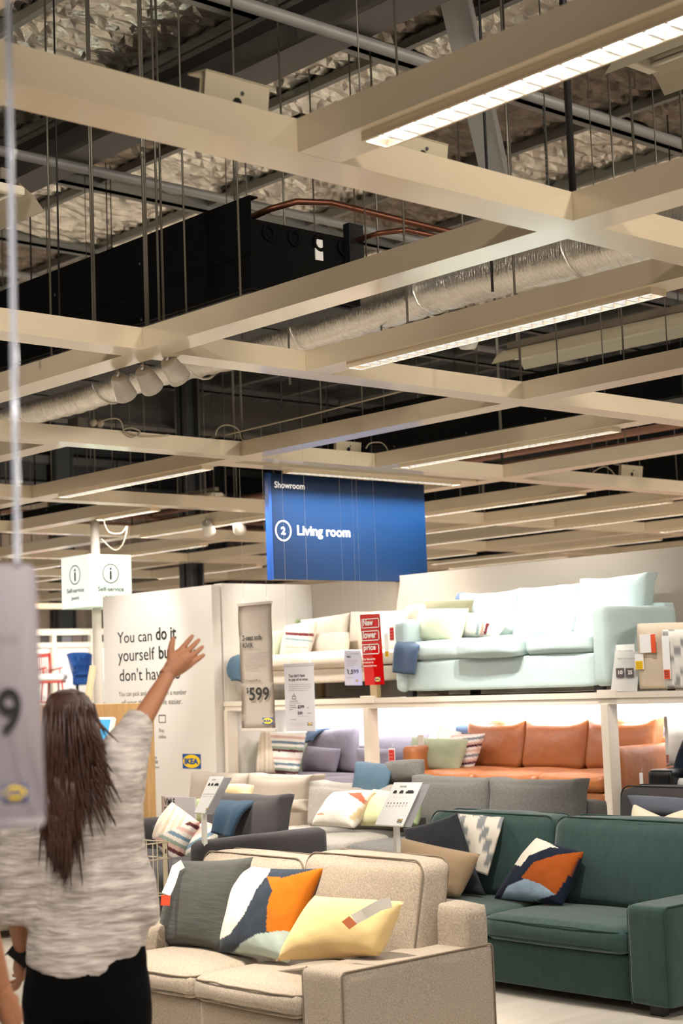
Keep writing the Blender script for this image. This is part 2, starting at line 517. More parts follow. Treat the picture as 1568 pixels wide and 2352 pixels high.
def foil_mesh(seed):
    bm = NB(); nx, ny = 16, 34; R = []; q = random.Random(seed)
    for j in range(ny + 1):
        r = []
        for i in range(nx + 1):
            u, v = i / nx, j / ny; p = Vector((u * PW, v * PL, 0))
            z = -.05 * (1 - (2 * u - 1) ** 2) + .03 * noise.noise(Vector((p.x * 3, p.y * 9, seed * 7))) + .020 * sin(v * PL * 2 * pi / .19 + noise.noise(p * 2) * 2) + q.uniform(-.011, .011); p.x += q.uniform(-.02, .02) * (0 < i < nx); p.y += q.uniform(-.015, .015) * (0 < j < ny)
            r.append(p + Vector((0, 0, z)))
        R.append(r)
    grid_faces(bm, R)
    me = bpy.data.meshes.new('foil_panel'); bm.to_mesh(me); bm.free(); return me


FM = []
for k in range(4):
    me = foil_mesh(k); me.materials.append(M_FOIL); FM.append(me)
for k in range(3):
    me = foil_mesh(k + 9); me.materials.append(M_FOILSHADE); FM.append(me)
rnd = random.Random(4)
cnt = 0
for i in range(14):
    for j in range(9):
        x, y = 3.4 + i * 1.27, 4.6 + j * 1.98
        if (x * .672 + y * .74) > 19.5: continue
        # only what the roof shows from the shop floor
        px, py = proj(Vector((x + .6, y + 1, 6.5)))
        if px < -600 or px > 2200 or py < -700: continue
        bright = rnd.random() < (.85 if j % 2 == 0 else .4)
        me = FM[rnd.randrange(4)] if bright else FM[4 + rnd.randrange(3)]
        o = bpy.data.objects.new('foil_panel', me); COL.objects.link(o); o.parent = roof; o.location = (x - 9, y - 9, rnd.uniform(-.02, .02)); cnt += 1
bm = NB(); box(bm, -6, 21, -6, 21, 6.62, 6.7); box(bm, 21, 40, -6, 40, 11, 11.1); box(bm, -6, 21, 21, 40, 11, 11.1)
o = obj('roof_deck', bm, M_DARKSHEET, None); o.parent = roof; o.location = Vector(o.location) - roof.location
for i in range(15):
    x = 3.37 + i * 1.27
    bm = NB(); box(bm, x - .03, x + .03, 4, 22, 6.40, 6.47); box(bm, x - .005, x + .005, 4, 22, 6.47, 6.62)
    o = obj('rib', bm, M_STEEL, None); o.parent = roof; o.location = Vector(o.location) - roof.location
for j in range(9):
    y = 4.57 + j * 1.98
    bm = NB(); box(bm, 3, 21, y - .04, y + .04, 6.33, 6.36); box(bm, 3, 21, y - .04, y - .03, 6.33, 6.47); box(bm, 3, 21, y - .04, y + .02, 6.46, 6.48)
    o = obj('purlin', bm, M_STEEL, None); o.parent = roof; o.location = Vector(o.location) - roof.location
M_TUBE = mat('painted_tube', '#8b8986', .5, .2)
for j, (y, lab) in enumerate(((7.65, 'white round sprinkler pipe crossing below the nearest foil panels'), (11.0, 'white round sprinkler pipe crossing behind the left foil panels'), (14.3, 'white round sprinkler pipe farthest under the foil roof'))):
    bm = NB(); tube(bm, [(3, y, 5.95), (20, y, 5.95)], .042, 10)
    for x in range(5, 20, 4): tube(bm, [(x, y, 5.95), (x, y, 6.38)], .008, 6)
    one('sprinkler_pipe', bm, M_TUBE, lab, 'pipe')
M_BEAMG = mat('grey_girder_paint', '#55514d', .5, .1)
bm = NB(); x = 7.22
box(bm, x - .16, x + .16, 3, 20.3, 6.0, 6.04); box(bm, x - .012, x + .012, 3, 20.3, 6.04, 6.28); box(bm, x - .16, x + .16, 3, 20.3, 6.28, 6.32)
one('steel_girder', bm, M_BEAMG, 'broad grey steel girder crossing under the foil at upper left', 'girder')
for y, z0, lab in ((20.7, 5.72, 'grey steel girder low at the far edge of the foil roof'), (22.5, 6.6, 'dark steel girder behind the far edge of the foil roof')):
    bm = NB(); box(bm, 2, 28, y - .15, y + .15, z0, z0 + .05); box(bm, 2, 28, y - .015, y + .015, z0, z0 + .6); box(bm, 2, 28, y - .15, y + .15, z0 + .55, z0 + .6)
    one('steel_girder', bm, M_BEAMG, lab, 'girder')
bm = NB(); a, b = at(1030, -60, z=6.3), at(1150, 470, x=9.2)
d = (b - a); L = d.length; d.normalize(); n_ = d.cross(Vector((0, 0, 1))).normalized()
obox(bm, (a + b) / 2, d, n_, d.cross(n_), L, .20, .012); obox(bm, (a + b) / 2 + n_ * .1, d, n_, d.cross(n_), L, .012, .12)
one('roof_brace', bm, mat('brace_paint', '#8f8d8a', .5), 'pale diagonal steel brace hanging down behind the top beam', 'brace')
for (q, lab) in ((((880, 1010), (1090, 850)), 'pale bent steel rafter tie behind the cup spotlights'), (((1100, 600), (1230, 760)), 'grey diagonal steel tie behind the foil duct')):
    bm = NB()
    a, b = at(q[0][0] / 1.0 - 440, q[0][1] - 130, y=22), at(q[1][0] - 440, q[1][1] + 40, y=22)
    tube(bm, [a, b], .06, 6); one('rafter_tie', bm, M_STEEL, lab, 'brace')

# ---------------------------------------------------------------- suspended grid
M_GRID = mat('cream_gloss_beam', '#e2d2b6', .28, spec=.6, coat=.6)
grid = thing('suspended_grid', (8, 10, 3.5), 'grid of deep cream metal beams suspended under the dark warehouse roof', 'ceiling grid')
AX = [1.98, 5.035, 8.09, 11.18, 14.30, 17.4, 20.5, 23.6, 26.7]
BY = [1.05, 4.09, 7.07, 10.06, 13.20, 16.05, 19.1, 22.1, 25.1, 28.1, 31.1]
BW, Z0, Z1 = .192, 3.5, 3.62


def beam(bm, x0, x1, y0, y1):
    """open-topped folded channel"""
    t = .004
    box(bm, x0, x1, y0, y1, Z0, Z0 + t)
    if x1 - x0 < y1 - y0:
        box(bm, x0, x0 + t, y0, y1, Z0 + t, Z1); box(bm, x1 - t, x1, y0, y1, Z0 + t, Z1)
    else:
        box(bm, x0, x1, y0, y0 + t, Z0 + t, Z1); box(bm, x0, x1, y1 - t, y1, Z0 + t, Z1)


for x in AX:
    bm = NB(); beam(bm, x, x + BW, -4, 31.3); obj('long_beam', bm, M_GRID, grid)
for y in BY:
    for k in range(len(AX) - 1):
        bm = NB(); beam(bm, AX[k] + BW + .001, AX[k + 1] - .001, y, y + BW); obj('cross_beam', bm, M_GRID, grid)
# rows 0: (x, y0, y1, lamp start, lamp end, label)
SEC = [(3.58, 1.245, 4.088), (6.19, 4.285, 7.068), (9.56, 7.265, 10.058), (12.74, 10.255, 13.198), (15.59, 10.255, 13.198), (9.56, 13.395, 16.048),
       (15.75, 13.395, 16.048), (12.6, 16.245, 19.098), (18.4, 13.395, 16.048), (6.3, 13.395, 16.048), (6.3, 16.245, 19.098), (9.6, 19.3, 22.09), (12.6, 19.3, 22.09), (19.5, 16.245, 19.098), (6.4, 10.255, 13.198), (15.8, 19.3, 22.09)]
for x, y0, y1 in SEC:
    bm = NB(); beam(bm, x, x + BW, y0, y1); obj('short_beam', bm, M_GRID, grid)
bm = NB(); beam(bm, 8.285, 11.178, 10.40, 10.40 + BW); obj('short_beam', bm, M_GRID, grid)

M_TUBEON = mat('lit_fluorescent_tube', '#ffffff', .5, emit=(1, .98, .96), estr=3.2)
M_TUBEHI = mat('bright_fluorescent_tube', '#ffffff', .5, emit=(1, .98, .96), estr=9)
M_LOUV = mat('mirror_louvre', '#e6e9ee', .22, .5)
M_LHOUS = mat('lamp_reflector', '#f2f2f0', .3, emit=(1, .97, .94), estr=.35)


def strip(x, y0, y1, label, along='y', power=26, spread=None, bright=False, group='louvred strip lights in the ceiling grid'):
    """recessed lamp in the underside of a beam: housing, tube, cross-blade louvre"""
    L = y1 - y0
    if along == 'y': c = (x + .096, (y0 + y1) / 2, 3.49)
    else: c = ((y0 + y1) / 2, x + .096, 3.49)
    t = thing('strip_light', c, label, 'strip light', group)
    f = (lambda a, b, z: Vector((x + a, y0 + b, z))) if along == 'y' else (lambda a, b, z: Vector((y0 + b, x + a, z)))

    def bx(bm, a0, a1, b0, b1, z0, z1):
        p, q = f(a0, b0, z0), f(a1, b1, z1)
        box(bm, min(p.x, q.x), max(p.x, q.x), min(p.y, q.y), max(p.y, q.y), z0, z1)
    bm = NB(); bx(bm, .045, .147, 0, L, 3.4935, 3.4985); obj('reflector', bm, M_LHOUS, t)
    bm = NB(); bx(bm, .036, .048, 0, L, 3.469, 3.4995); bx(bm, .144, .156, 0, L, 3.469, 3.4995); bx(bm, .036, .156, -.01, 0, 3.469, 3.4995); bx(bm, .036, .156, L, L + .01, 3.469, 3.4995)
    obj('trim', bm, M_GRID, t)
    bm = NB(); a, b = f(.096, .02, 3.489), f(.096, L - .02, 3.489); tube(bm, [a, b], .007, 8); obj('tube', bm, M_TUBEHI if bright else M_TUBEON, t)
    bm = NB(); n = int(L / .075)
    for k in range(1, n):
        p = k * L / n; bx(bm, .049, .143, p - .005, p + .005, 3.470, 3.4925)
        bx(bm, .049, .085, p - .0015, p + .0015, 3.483, 3.492); bx(bm, .107, .143, p - .0015, p + .0015, 3.483, 3.492)
    obj('louvre', bm, M_LOUV, t, kind='stuff')
    area('strip_light_lamp', (c[0], c[1], 3.47), .09 if along == 'y' else L, L if along == 'y' else .09, power, (1, .95, .89), spread=spread)
    return t


G1 = 'louvred strip lights in the ceiling grid'
strip(3.58, 1.6, 3.80, 'brightest louvred strip light, under the topmost beam at upper right', bright=True)
strip(6.19, 4.62, 6.75, 'long louvred strip light under the beam crossing right of centre')
strip(9.56, 7.55, 9.80, 'louvred strip light in the short beam right above the blue sign')
strip(8.09, 10.63, 12.80, 'louvred strip light at left, level with the top of the blue sign')
strip(10.40, 8.95, 11.0, 'crosswise louvred strip light directly above the blue sign', 'x', 100, radians(118))
strip(12.74, 10.5, 12.75, 'louvred strip light right of the blue sign, uppermost there')
strip(14.30, 10.58, 14.4, 'louvred strip light right of the blue sign, second from the top')
strip(15.59, 10.5, 15.7, 'louvred strip light right of the blue sign, third from the top')
strip(9.56, 13.42, 14.4, 'louvred strip light above the round white pole')
GF = 'far louvred strip lights low under the grid'
for x, y0, y1 in ((18.4, 13.8, 18.2), (19.5, 16.4, 18.9), (12.6, 16.6, 18.3), (6.3, 13.6, 15.8), (11.18, 13.5, 15.9), (11.18, 19.3, 21.9), (8.09, 16.3, 18.9), (12.6, 19.4, 22.0), (9.6, 19.4, 22.0), (17.4, 10.4, 13.0), (17.4, 16.4, 18.9), (20.5, 13.5, 16.0), (15.8, 19.4, 22), (5.035, 13.5, 15.9)):
    strip(x, y0, y1, 'distant louvred strip light, one of the low far rows under the grid', group=GF, power=16)

# hanger rods from the roof down to the grid
M_ROD = mat('zinc_rod', '#6f6a60', .4, .6); M_RODK = mat('black_rod', '#131313', .5)
n = 0; rr = random.Random(11)
for i, x in enumerate(AX[:6]):
    for j, y in enumerate(BY[:7]):
        if proj(Vector((x + .1, y + .1, 3.62)))[0] not in range(-300, 1900) and not -300 < proj(Vector((x + .1, y + .1, 3.62)))[0] < 1900: continue
        thick = (i, j) == (1, 1)
        bm = NB(); X, Y = x + .096 + (.03 if thick else 0), y + .096
        tube(bm, [(X, Y, 3.51), (X, Y, 6.45)], .0155 if thick else .0085, 8)
        tube(bm, [(X, Y, 4.6), (X, Y, 4.66)], .02 if thick else .014, 6)
        one('hanger_rod', bm, M_RODK if thick else (M_RODK if rr.random() < .35 else M_ROD),
            'thick black hanger rod rising from the upper right beam crossing' if thick else 'thin metal hanger rod rising from a crossing of the cream beams', 'rod', None if thick else 'hanger rods at the beam crossings')
for k in range(170):
    if rr.random() < .5: x = rr.choice(AX[1:7]) + rr.uniform(.03, .16); y = rr.uniform(4.4, 21)
    else: x = rr.uniform(4.5, 19); y = rr.choice(BY[1:8]) + rr.uniform(.03, .16)
    if not -100 < proj(Vector((x, y, 5)))[0] < 1700: continue
    if 5.8 < x < 7.9 and 7.1 < y < 14.3 or 11.3 < x < 12.4 and y < 13 or 17.4 < x < 18.5 and y < 15.1: continue
    if abs(x - 7.22) < .25 or abs(x - 14) < .25 or abs(y - 19.3) < .25: continue
    bm = NB(); tube(bm, [(x, y, 3.51), (x, y, 6.40)], rr.choice((.004, .005, .006)), 5)
    one('suspension_wire', bm, rr.choice((M_ROD, M_ROD, M_RODK)), 'thin straight suspension wire hanging from the foil roof', 'wire', 'suspension wires under the foil roof')
# conspicuous pairs in front of the foil, upper left
for px, dd in ((205, 9.6), (325, 9.2), (350, 9.3), (360, 9.4), (535, 9.5), (640, 11.0), (105, 10), (27, 9.4), (1105, 8.5), (910, 10), (850, 11.2), (1155, 9.8)):
    p = at(px, 120, d=dd); bm = NB(); tube(bm, [(p.x, p.y, 3.3 + .35), (p.x, p.y, 6.45)], .0075, 6)
    one('suspension_wire', bm, M_ROD if px != 1105 else M_RODK, 'thin straight suspension wire hanging from the foil roof', 'wire', 'suspension wires under the foil roof')

# black cooling units
M_ACB = mat('black_unit_metal', '#050505', .75, bump2=.1, b2scale=3, spec=.15)


def black_unit(x0, y0, y1, z0, label, w=.87, h=.42, rings=True):
    t = thing('cooling_unit', (x0 + w / 2, (y0 + y1) / 2, z0), label, 'cooling unit')
    bm = NB(); box(bm, x0, x0 + w, y0, y1, z0, z0 + h, .006); obj('casing', bm, M_ACB, t)
    bm = NB(); box(bm, x0 - .01, x0 - .002, y0 - .02, y1, z0 + .2, z0 + h + .12); box(bm, x0 - .012, x0 + .05, y0 - .02, y1, z0 + h + .12, z0 + h + .13); obj('side_fin', bm, M_ACB, t)
    bm = NB(); box(bm, x0 + .03, x0 + w - .03, y0 + .05, y1, z0 - .012, z0 - .002)
    for k in range(8): box(bm, x0 + .03, x0 + w - .03, y0 + .05 + k * .7, y0 + .06 + k * .7, z0 - .02, z0 - .012)
    obj('underside_grille', bm, mat('charcoal_grille', '#1d1c1b', .7), t)
    bm = NB()
    for zz in (z0 + .02, z0 + h - .04):
        for k in range(7): tube(bm, [(x0 - .006, y0 + .1 + k * 1.0, zz), (x0 - .014, y0 + .1 + k * 1.0, zz)], .009, 6)
    obj('screw', bm, M_DSTEEL, t, kind='stuff')
    if rings:
        for k in range(4):
            bm = NB(); c = Vector((x0 + .14 + k * .2, y0, z0 + h - .07)); lathe(bm, c, (0, -1, 0), [(.055, 0), (.055, .02), (.045, .022), (.03, .01)], 16)
            obj('vent_ring', bm, M_ACB, t)
        bm = NB(); box(bm, x0 + .50, x0 + .56, y0 - .012, y0 - .004, z0 + .24, z0 + .37); obj('tag', bm, M_PAPER, t)['label'] = 'small white paper tag'
        bm = NB(); box(bm, x0 + .74, x0 + .86, y0 - .06, y0 - .002, z0 + .22, z0 + .50, .005); obj('end_box', bm, M_BLACK, t)
    return t


black_unit(5.95, 7.25, 14.2, 4.0, 'long black cooling unit above the grid, upper left, with round vents on its end')
black_unit(11.4, 6.6, 12.8, 4.0, 'long black cooling unit above the grid behind the right hand beams', h=.33, rings=False)
black_unit(17.5, 9.5, 15.0, 4.05, 'black cooling unit above the grid at far right', rings=False)
_q = at(225, 1165, z=3.8)
black_unit(_q.x, _q.y, _q.y + 2.2, 3.78, 'small black cooling unit above the grid at far left', w=.6, h=.14, rings=False)

# foil duct
M_DUCT = mat('silver_duct_foil', '#ebe6dc', .25, .82, bump=.5, bscale=90, bump2=.6, b2scale=14, stretch=(1, 5, 1))
dt = thing('foil_duct', (7.55, 9, 4.2), 'crinkled silver foil duct running beside the black unit', 'duct')
bm = NB(); R = []
for j in range(181):
    y = 3.2 + j * .062; r = []
    for k in range(20):
        a = 2 * pi * k / 20; rad = .155 + .006 * sin(j * 2.1) + .008 * noise.noise(Vector((cos(a) * 2, sin(a) * 2, y * 3)))
        r.append(Vector((7.55 + cos(a) * rad, y, 4.2 + .02 * sin(y * 2) + sin(a) * rad)))
    R.append(r)
grid_faces(bm, R, True); obj('sleeve', bm, M_DUCT, dt, True)
for k in range(9):
    bm = NB(); y = 3.6 + k * 1.25; tube(bm, [Vector((7.55 + cos(a) * .168, y + .03 * sin(a), 4.2 + sin(a) * .168)) for a in [2 * pi * q / 24 for q in range(25)]], .009, 6, False)
    obj('duct_band', bm, M_DUCT, dt)

# copper pipes
M_COP = mat('copper_pipe', '#6e4534', .35, .8); M_COPL = mat('lagged_pipe', '#8a6350', .7)
P = [at(575, 500, d=10.2), at(620, 480, d=10.1), at(680, 463, d=10.1), at(760, 466, d=10.3), at(1020, 530, z=4.5), at(1390, 608, z=4.5), at(1580, 650, z=4.5)]
bm = NB(); tube(bm, P, .022, 8); one('copper_pipe', bm, M_COP, 'arched copper pipe leaving the top of the black unit', 'pipe')
P = [at(820, 552, d=10.1), at(870, 536, d=10), at(930, 528, d=10), at(1010, 545, z=4.45), at(1390, 615, z=4.42), at(1580, 655, z=4.42)]
bm = NB(); tube(bm, P, .018, 8); one('copper_pipe', bm, M_COP, 'lower copper pipe bending out of the end of the black unit', 'pipe')
for k, (x, z) in enumerate(((13.9, 4.2), (14.1, 4.25), (14.05, 4.1))):
    bm = NB(); tube(bm, [(x, 8, z), (x, 20, z)], .035, 8); one('copper_pipe', bm, M_COPL, 'straight reddish pipe above the right hand beams, part of a bundle of three', 'pipe', 'reddish pipes at the right')
for y, z in ((19.2, 4.0), (19.4, 4.15)):
    bm = NB(); tube(bm, [(4, y, z), (16, y, z)], .035, 8); one('copper_pipe', bm, M_COPL, 'reddish pipe running crosswise above the far left beams', 'pipe', 'reddish pipes at the far left')

# hanging reflector battens
M_BATT = mat('batten_enamel', '#e2dac6', .4); M_BATTD = mat('batten_back', '#837869', .5); M_TOFF = mat('tube_glass_off', '#e8e2d4', .2)


def batten(a, b, label, w=.21):
    a, b = Vector(a), Vector(b); d = (b - a).normalized(); s = Vector((0, 0, 1)).cross(d).normalized(); L = (b - a).length; c = (a + b) / 2
    t = thing('reflector_batten', c, label, 'lamp')
    bm = NB()
    prof = [(-w, -.09), (-w * .72, -.02), (-w * .3, .035), (w * .3, .035), (w * .72, -.02), (w, -.09)]
    R = [[p + s * u + UPV * v for u, v in prof] for p in (a, b)]
    grid_faces(bm, R); bmesh.ops.solidify(bm, geom=bm.faces[:], thickness=.004); obj('reflector', bm, M_BATT, t)
    bm = NB(); obox(bm, c + UPV * .075, d, s, UPV, L * .98, .07, .06, .004); obj('spine', bm, M_BATTD, t)
    for k in (-1, 1):
        bm = NB(); tube(bm, [a + d * .05 + s * k * .06 - UPV * .0, b - d * .05 + s * k * .06 - UPV * .0], .014, 8); obj('tube', bm, M_TOFF, t)
    for p in (a + d * .03, b - d * .03):
        bm = NB(); obox(bm, p, d, s, UPV, .05, .2, .045, .004); obj('end_cap', bm, M_BATT, t)
    for q in (.2, .8):
        p = a.lerp(b, q) + UPV * .1; top = p + UPV * (6.4 - p.z)
        bm = NB(); m_ = 60
        for k in range(m_):
            c0 = p.lerp(top, k / m_); obox(bm, c0 + UPV * .02, XB if k % 2 else XA, XA if k % 2 else XB, UPV, .004, .014, .03)
        obj('chain', bm, M_DSTEEL, t, kind='stuff')
    return t


batten(at(1165, 818, z=4.3), at(1568, 735, z=4.3) + Vector((0, -.8, 0)), 'long reflector batten lamp hanging from chains at the right')
batten(at(1455, 150, z=4.3), at(1455, 150, z=4.3) + Vector((0, -1.5, 0)), 'reflector batten lamp cut by the upper right corner')
batten(at(20, 430, z=4.3) + Vector((0, 0, 0)), at(20, 430, z=4.3) + Vector((0, 1.3, 0)), 'reflector batten lamp at the left edge behind the clear strip')
batten(at(500, 1135, d=24), at(500, 1135, d=24) + Vector((0, 1.8, 0)), 'small distant reflector batten in front of the corrugated wall')

# junction boxes, plugs, cables on the beams
M_JBOX = mat('junction_box_cream', '#cfc3a6', .4)


def plate(c, xd, w, h, label, tilt=.15):
    c = Vector(c); xd = Vector(xd).normalized(); t = thing('junction_box', c, label, 'junction box')
    up = (UPV + Vector((0, -tilt, 0))).normalized(); nr = xd.cross(up)
    bm = NB(); obox(bm, c + up * h / 2, xd, up, nr, w, h, .03, .003); obox(bm, c + up * (h + .002) - nr * .04, xd, up, nr, w, .006, .1); obj('cover', bm, M_JBOX, t)
    bm = NB(); lathe(bm, c + up * h * .3 + nr * .015, nr, [(.0, 0), (.018, .0), (.02, .004), (.0, .006)], 14); obj('knockout', bm, M_BLACK, t)
    bm = NB(); lathe(bm, c + up * h * .62 + nr * .015 + xd * .02, nr, [(.0, 0), (.007, .0), (.008, .003), (.0, .004)], 8); obj('screw', bm, M_DSTEEL, t)


plate((3.39, 4.20, 3.625), (1, 0, 0), .27, .12, 'cream junction box on the first cross beam at upper left')
plate((4.28, 4.20, 3.625), (1, 0, 0), .26, .09, 'cream junction box under the bright strip light, upper right')
plate((9.33, 10.16, 3.625), (1, 0, 0), .28, .09, 'cream junction box above the blue sign')
plate((13.2, 10.16, 3.625), (1, 0, 0), .34, .12, 'cream junction box on the beam at the right edge')
plate((3.55, 8.3, 4.05), (1, 0, 0), .2, .12, 'cream junction box at the left edge behind the clear strip')
M_CABLE = mat('cream_cable', '#b3a78f', .5)


def cable(pts, label, r=.006):
    bm = NB(); P = [Vector(p) for p in pts]
    Q = []
    for i in range(len(P) - 1):
        p0, p1, p2, p3 = P[max(i - 1, 0)], P[i], P[i + 1], P[min(i + 2, len(P) - 1)]
        for k in range(6):
            f = k / 6; Q.append(.5 * ((2 * p1) + (p2 - p0) * f + (2 * p0 - 5 * p1 + 4 * p2 - p3) * f * f + (3 * p1 - p0 - 3 * p2 + p3) * f ** 3))
    Q.append(P[-1]); tube(bm, Q, r, 6); one('cable', bm, M_CABLE, label, 'cable')


Y3 = 10.04
cable([at(215, 975, y=Y3), at(250, 962, y=Y3), at(275, 965, y=Y3), at(285, 990, y=Y3), at(305, 1003, y=Y3), at(322, 992, y=Y3), at(300, 983, y=Y3), at(285, 990, y=Y3), at(330, 1001, y=Y3), at(388, 999, y=Y3)], 'looped cream cable hanging over the beam left of centre')
cable([at(495, 1000, y=Y3), at(500, 985, y=Y3), at(520, 976, y=Y3), at(545, 985, y=Y3), at(555, 1010, y=10.1), at(565, 1012, y=10.15)], 'short arched cable above the banner rail')
cable([at(236, 1192, d=17), at(250, 1222, d=17), at(278, 1225, d=17), at(292, 1210, d=17), at(282, 1250, d=17), at(262, 1263, d=17), at(232, 1238, d=17)], 'thin white cable dangling beside the round pole')
cable([at(840, 1030, y=Y3), at(850, 1018, y=Y3), at(875, 1017, y=Y3), at(888, 1030, y=Y3), at(889, 1040, y=10.08)], 'curled cable beside the junction box above the blue sign')
cable([at(1360, 1085, y=10.1), at(1385, 1072, y=10.1), at(1400, 1078, y=10.1), at(1412, 1092, y=10.1)], 'pale cable loop on the beam at the right edge')
cable([at(180, 150, y=4.1), at(205, 143, y=4.1), at(235, 152, y=4.15), at(250, 165, y=4.15), at(330, 192, y=4.1), at(395, 200, y=4.12)], 'cream cable lying along the first cross beam')
cable([(3.86, 4.2, 3.51), (3.88, 4.19, 3.66), (3.94, 4.2, 3.70), (4.0, 4.21, 3.66), (4.01, 4.22, 3.51)], 'short cable loop at the first beam corner')
tb = thing('transformer', (6.72, 10.15, 3.625), 'plug transformer with two round plugs on the beam at left', 'transformer')
bm = NB(); box(bm, 6.58, 6.80, 10.08, 10.22, 3.625, 3.70, .006); obj('body', bm, mat('transformer_grey', '#6b645a', .5), tb)
for k in range(2):
    bm = NB(); lathe(bm, (6.70 + k * .06, 10.07, 3.66), (0, -1, 0), [(0, 0), (.028, 0), (.028, .02), (.018, .04), (0, .045)], 14); obj('plug', bm, M_CABLE, tb)
tb = thing('camera_housing', (3.72, 4.22, 3.625), 'small black connector block at the first beam corner', 'connector')
bm = NB(); box(bm, 3.66, 3.80, 4.16, 4.24, 3.60, 3.68, .006); box(bm, 3.62, 3.66, 4.17, 4.23, 3.61, 3.66, .004); obj('body', bm, M_BLACK, tb)
tb = thing('connector_block', (9.62, 10.15, 3.625), 'black connector block beside the junction box above the blue sign', 'connector')
bm = NB(); box(bm, 9.53, 9.72, 10.09, 10.2, 3.625, 3.70, .006); box(bm, 9.72, 9.76, 10.11, 10.18, 3.63, 3.68, .004); obj('body', bm, M_BLACK, tb)

# cup spotlights under the beams
M_CUP = mat('white_cup_shade', '#cfc8bc', .45)


def cup(c, direction, label, r=.065, L=.14, group=None):
    c = Vector(c); d = Vector(direction).normalized(); t = thing('cup_spotlight', c, label, 'spotlight', group)
    bm = NB(); lathe(bm, c, d, [(0, 0), (r * .66, .0), (r * .72, .01), (r * .92, L * .7), (r, L), (r * .93, L), (r * .8, L * .5), (0, L * .45)], 24); obj('shade', bm, M_CUP, t, True)
    bm = NB(); tube(bm, [c - d * .0, c + Vector((0, 0, .05))], .012, 8); obj('stem', bm, M_CHROME, t)
    bm = NB(); lathe(bm, c + d * L * .5, d, [(0, .01), (r * .5, .01), (r * .5, .0)], 16); obj('bulb', bm, mat('lit_bulb', '#fff6e0', .4, emit=(1, .9, .75), estr=.4), t)


cup((5.25, 7.62, 3.46), (.75, .45, -.75), 'white cup spotlight, left one of three under the beam crossing')
cup((5.25, 7.38, 3.46), (.85, .4, -.7), 'white cup spotlight, middle one of three under the beam crossing')
cup((5.27, 7.17, 3.48), (.95, .3, -.7), 'white cup spotlight, right one of three under the beam crossing')
cup((11.10, 14.45, 3.50), (.7, .6, -.7), 'distant white cup spotlight, left of a pair near the blue sign', .075, .16)
cup((11.30, 14.15, 3.50), (.7, .6, -.7), 'distant white cup spotlight, right of a pair near the blue sign', .075, .16)
# dome lamp under the long strip beam
t = thing('dome_lamp', at(1073, 770, d=12.4), 'white dome lamp behind the long strip beam', 'lamp'); c = Vector(t.location)
bm = NB(); lathe(bm, c, (0, 0, -1), [(.0, -.08), (.06, -.07), (.085, .0), (.085, .05), (.06, .10), (.0, .11)], 24); obj('shade', bm, M_CUP, t, True)
bm = NB(); tube(bm, [c + UPV * .05, c + UPV * (6.62 - c.z)], .008, 6); obj('stem', bm, M_ROD, t)

# ---------------------------------------------------------------- display deck
M_CREAMP = mat('cream_painted_timber', '#e4d9c8', .45)
dk = thing('display_deck', (9.9, 8, 0), 'two level white display deck carrying the sofas along the back wall', 'display stand')
bm = NB(); box(bm, 9.3, 10.37, 2.2, 11.92, 1.455, 1.54, .004); box(bm, 9.29, 9.31, 2.2, 11.92, 1.50, 1.542); obj('upper_deck', bm, M_CREAMP, dk)
bm = NB(); box(bm, 9.22, 10.37, 2.2, 11.92, .0, .50, .004); obj('lower_deck', bm, mat('deck_grey', '#8d8780', .6), dk)
for y in (4.92, 7.40, 9.91, 11.80):
    bm = NB(); w = .065 if y < 11 else .05
    box(bm, 9.285, 9.40, y + .065, y + .065 + w, .5, 1.46, .003); obj('post', bm, M_CREAMP, dk)
for y in (4.95, 7.43, 9.94):
    bm = NB(); box(bm, 10.30, 10.37, y, y + .07, .5, 1.455, .003); obj('rear_post', bm, M_WHITE, dk)
for y in (7.40, 9.91):
    bm = NB(); box(bm, 9.28, 9.30, y - .02, y + .15, 1.50, 1.56, .003); obj('cap', bm, M_CREAMP, dk)
# low podiums under the middle rows
bm = NB(); box(bm, 7.56, 9.20, 3.6, 9.80, 0, .13, .004); one('podium', bm, M_CREAMP, 'low pale podium under the charcoal sofa', 'podium')
bm = NB(); box(bm, 5.95, 7.5, 7.95, 9.98, 0, .13, .004); one('podium', bm, M_CREAMP, 'low pale podium under the dark grey sofa at left', 'podium')

# ---------------------------------------------------------------- sofas (all face the visitor, towards -x)
M_FOOT = mat('black_foot', '#161412', .5)


def piping(path_sets, m, parent, r=.0045):
    bm = NB()
    for P in path_sets: tube(bm, P, r, 6, False)
    return obj('piping', bm, m, parent)


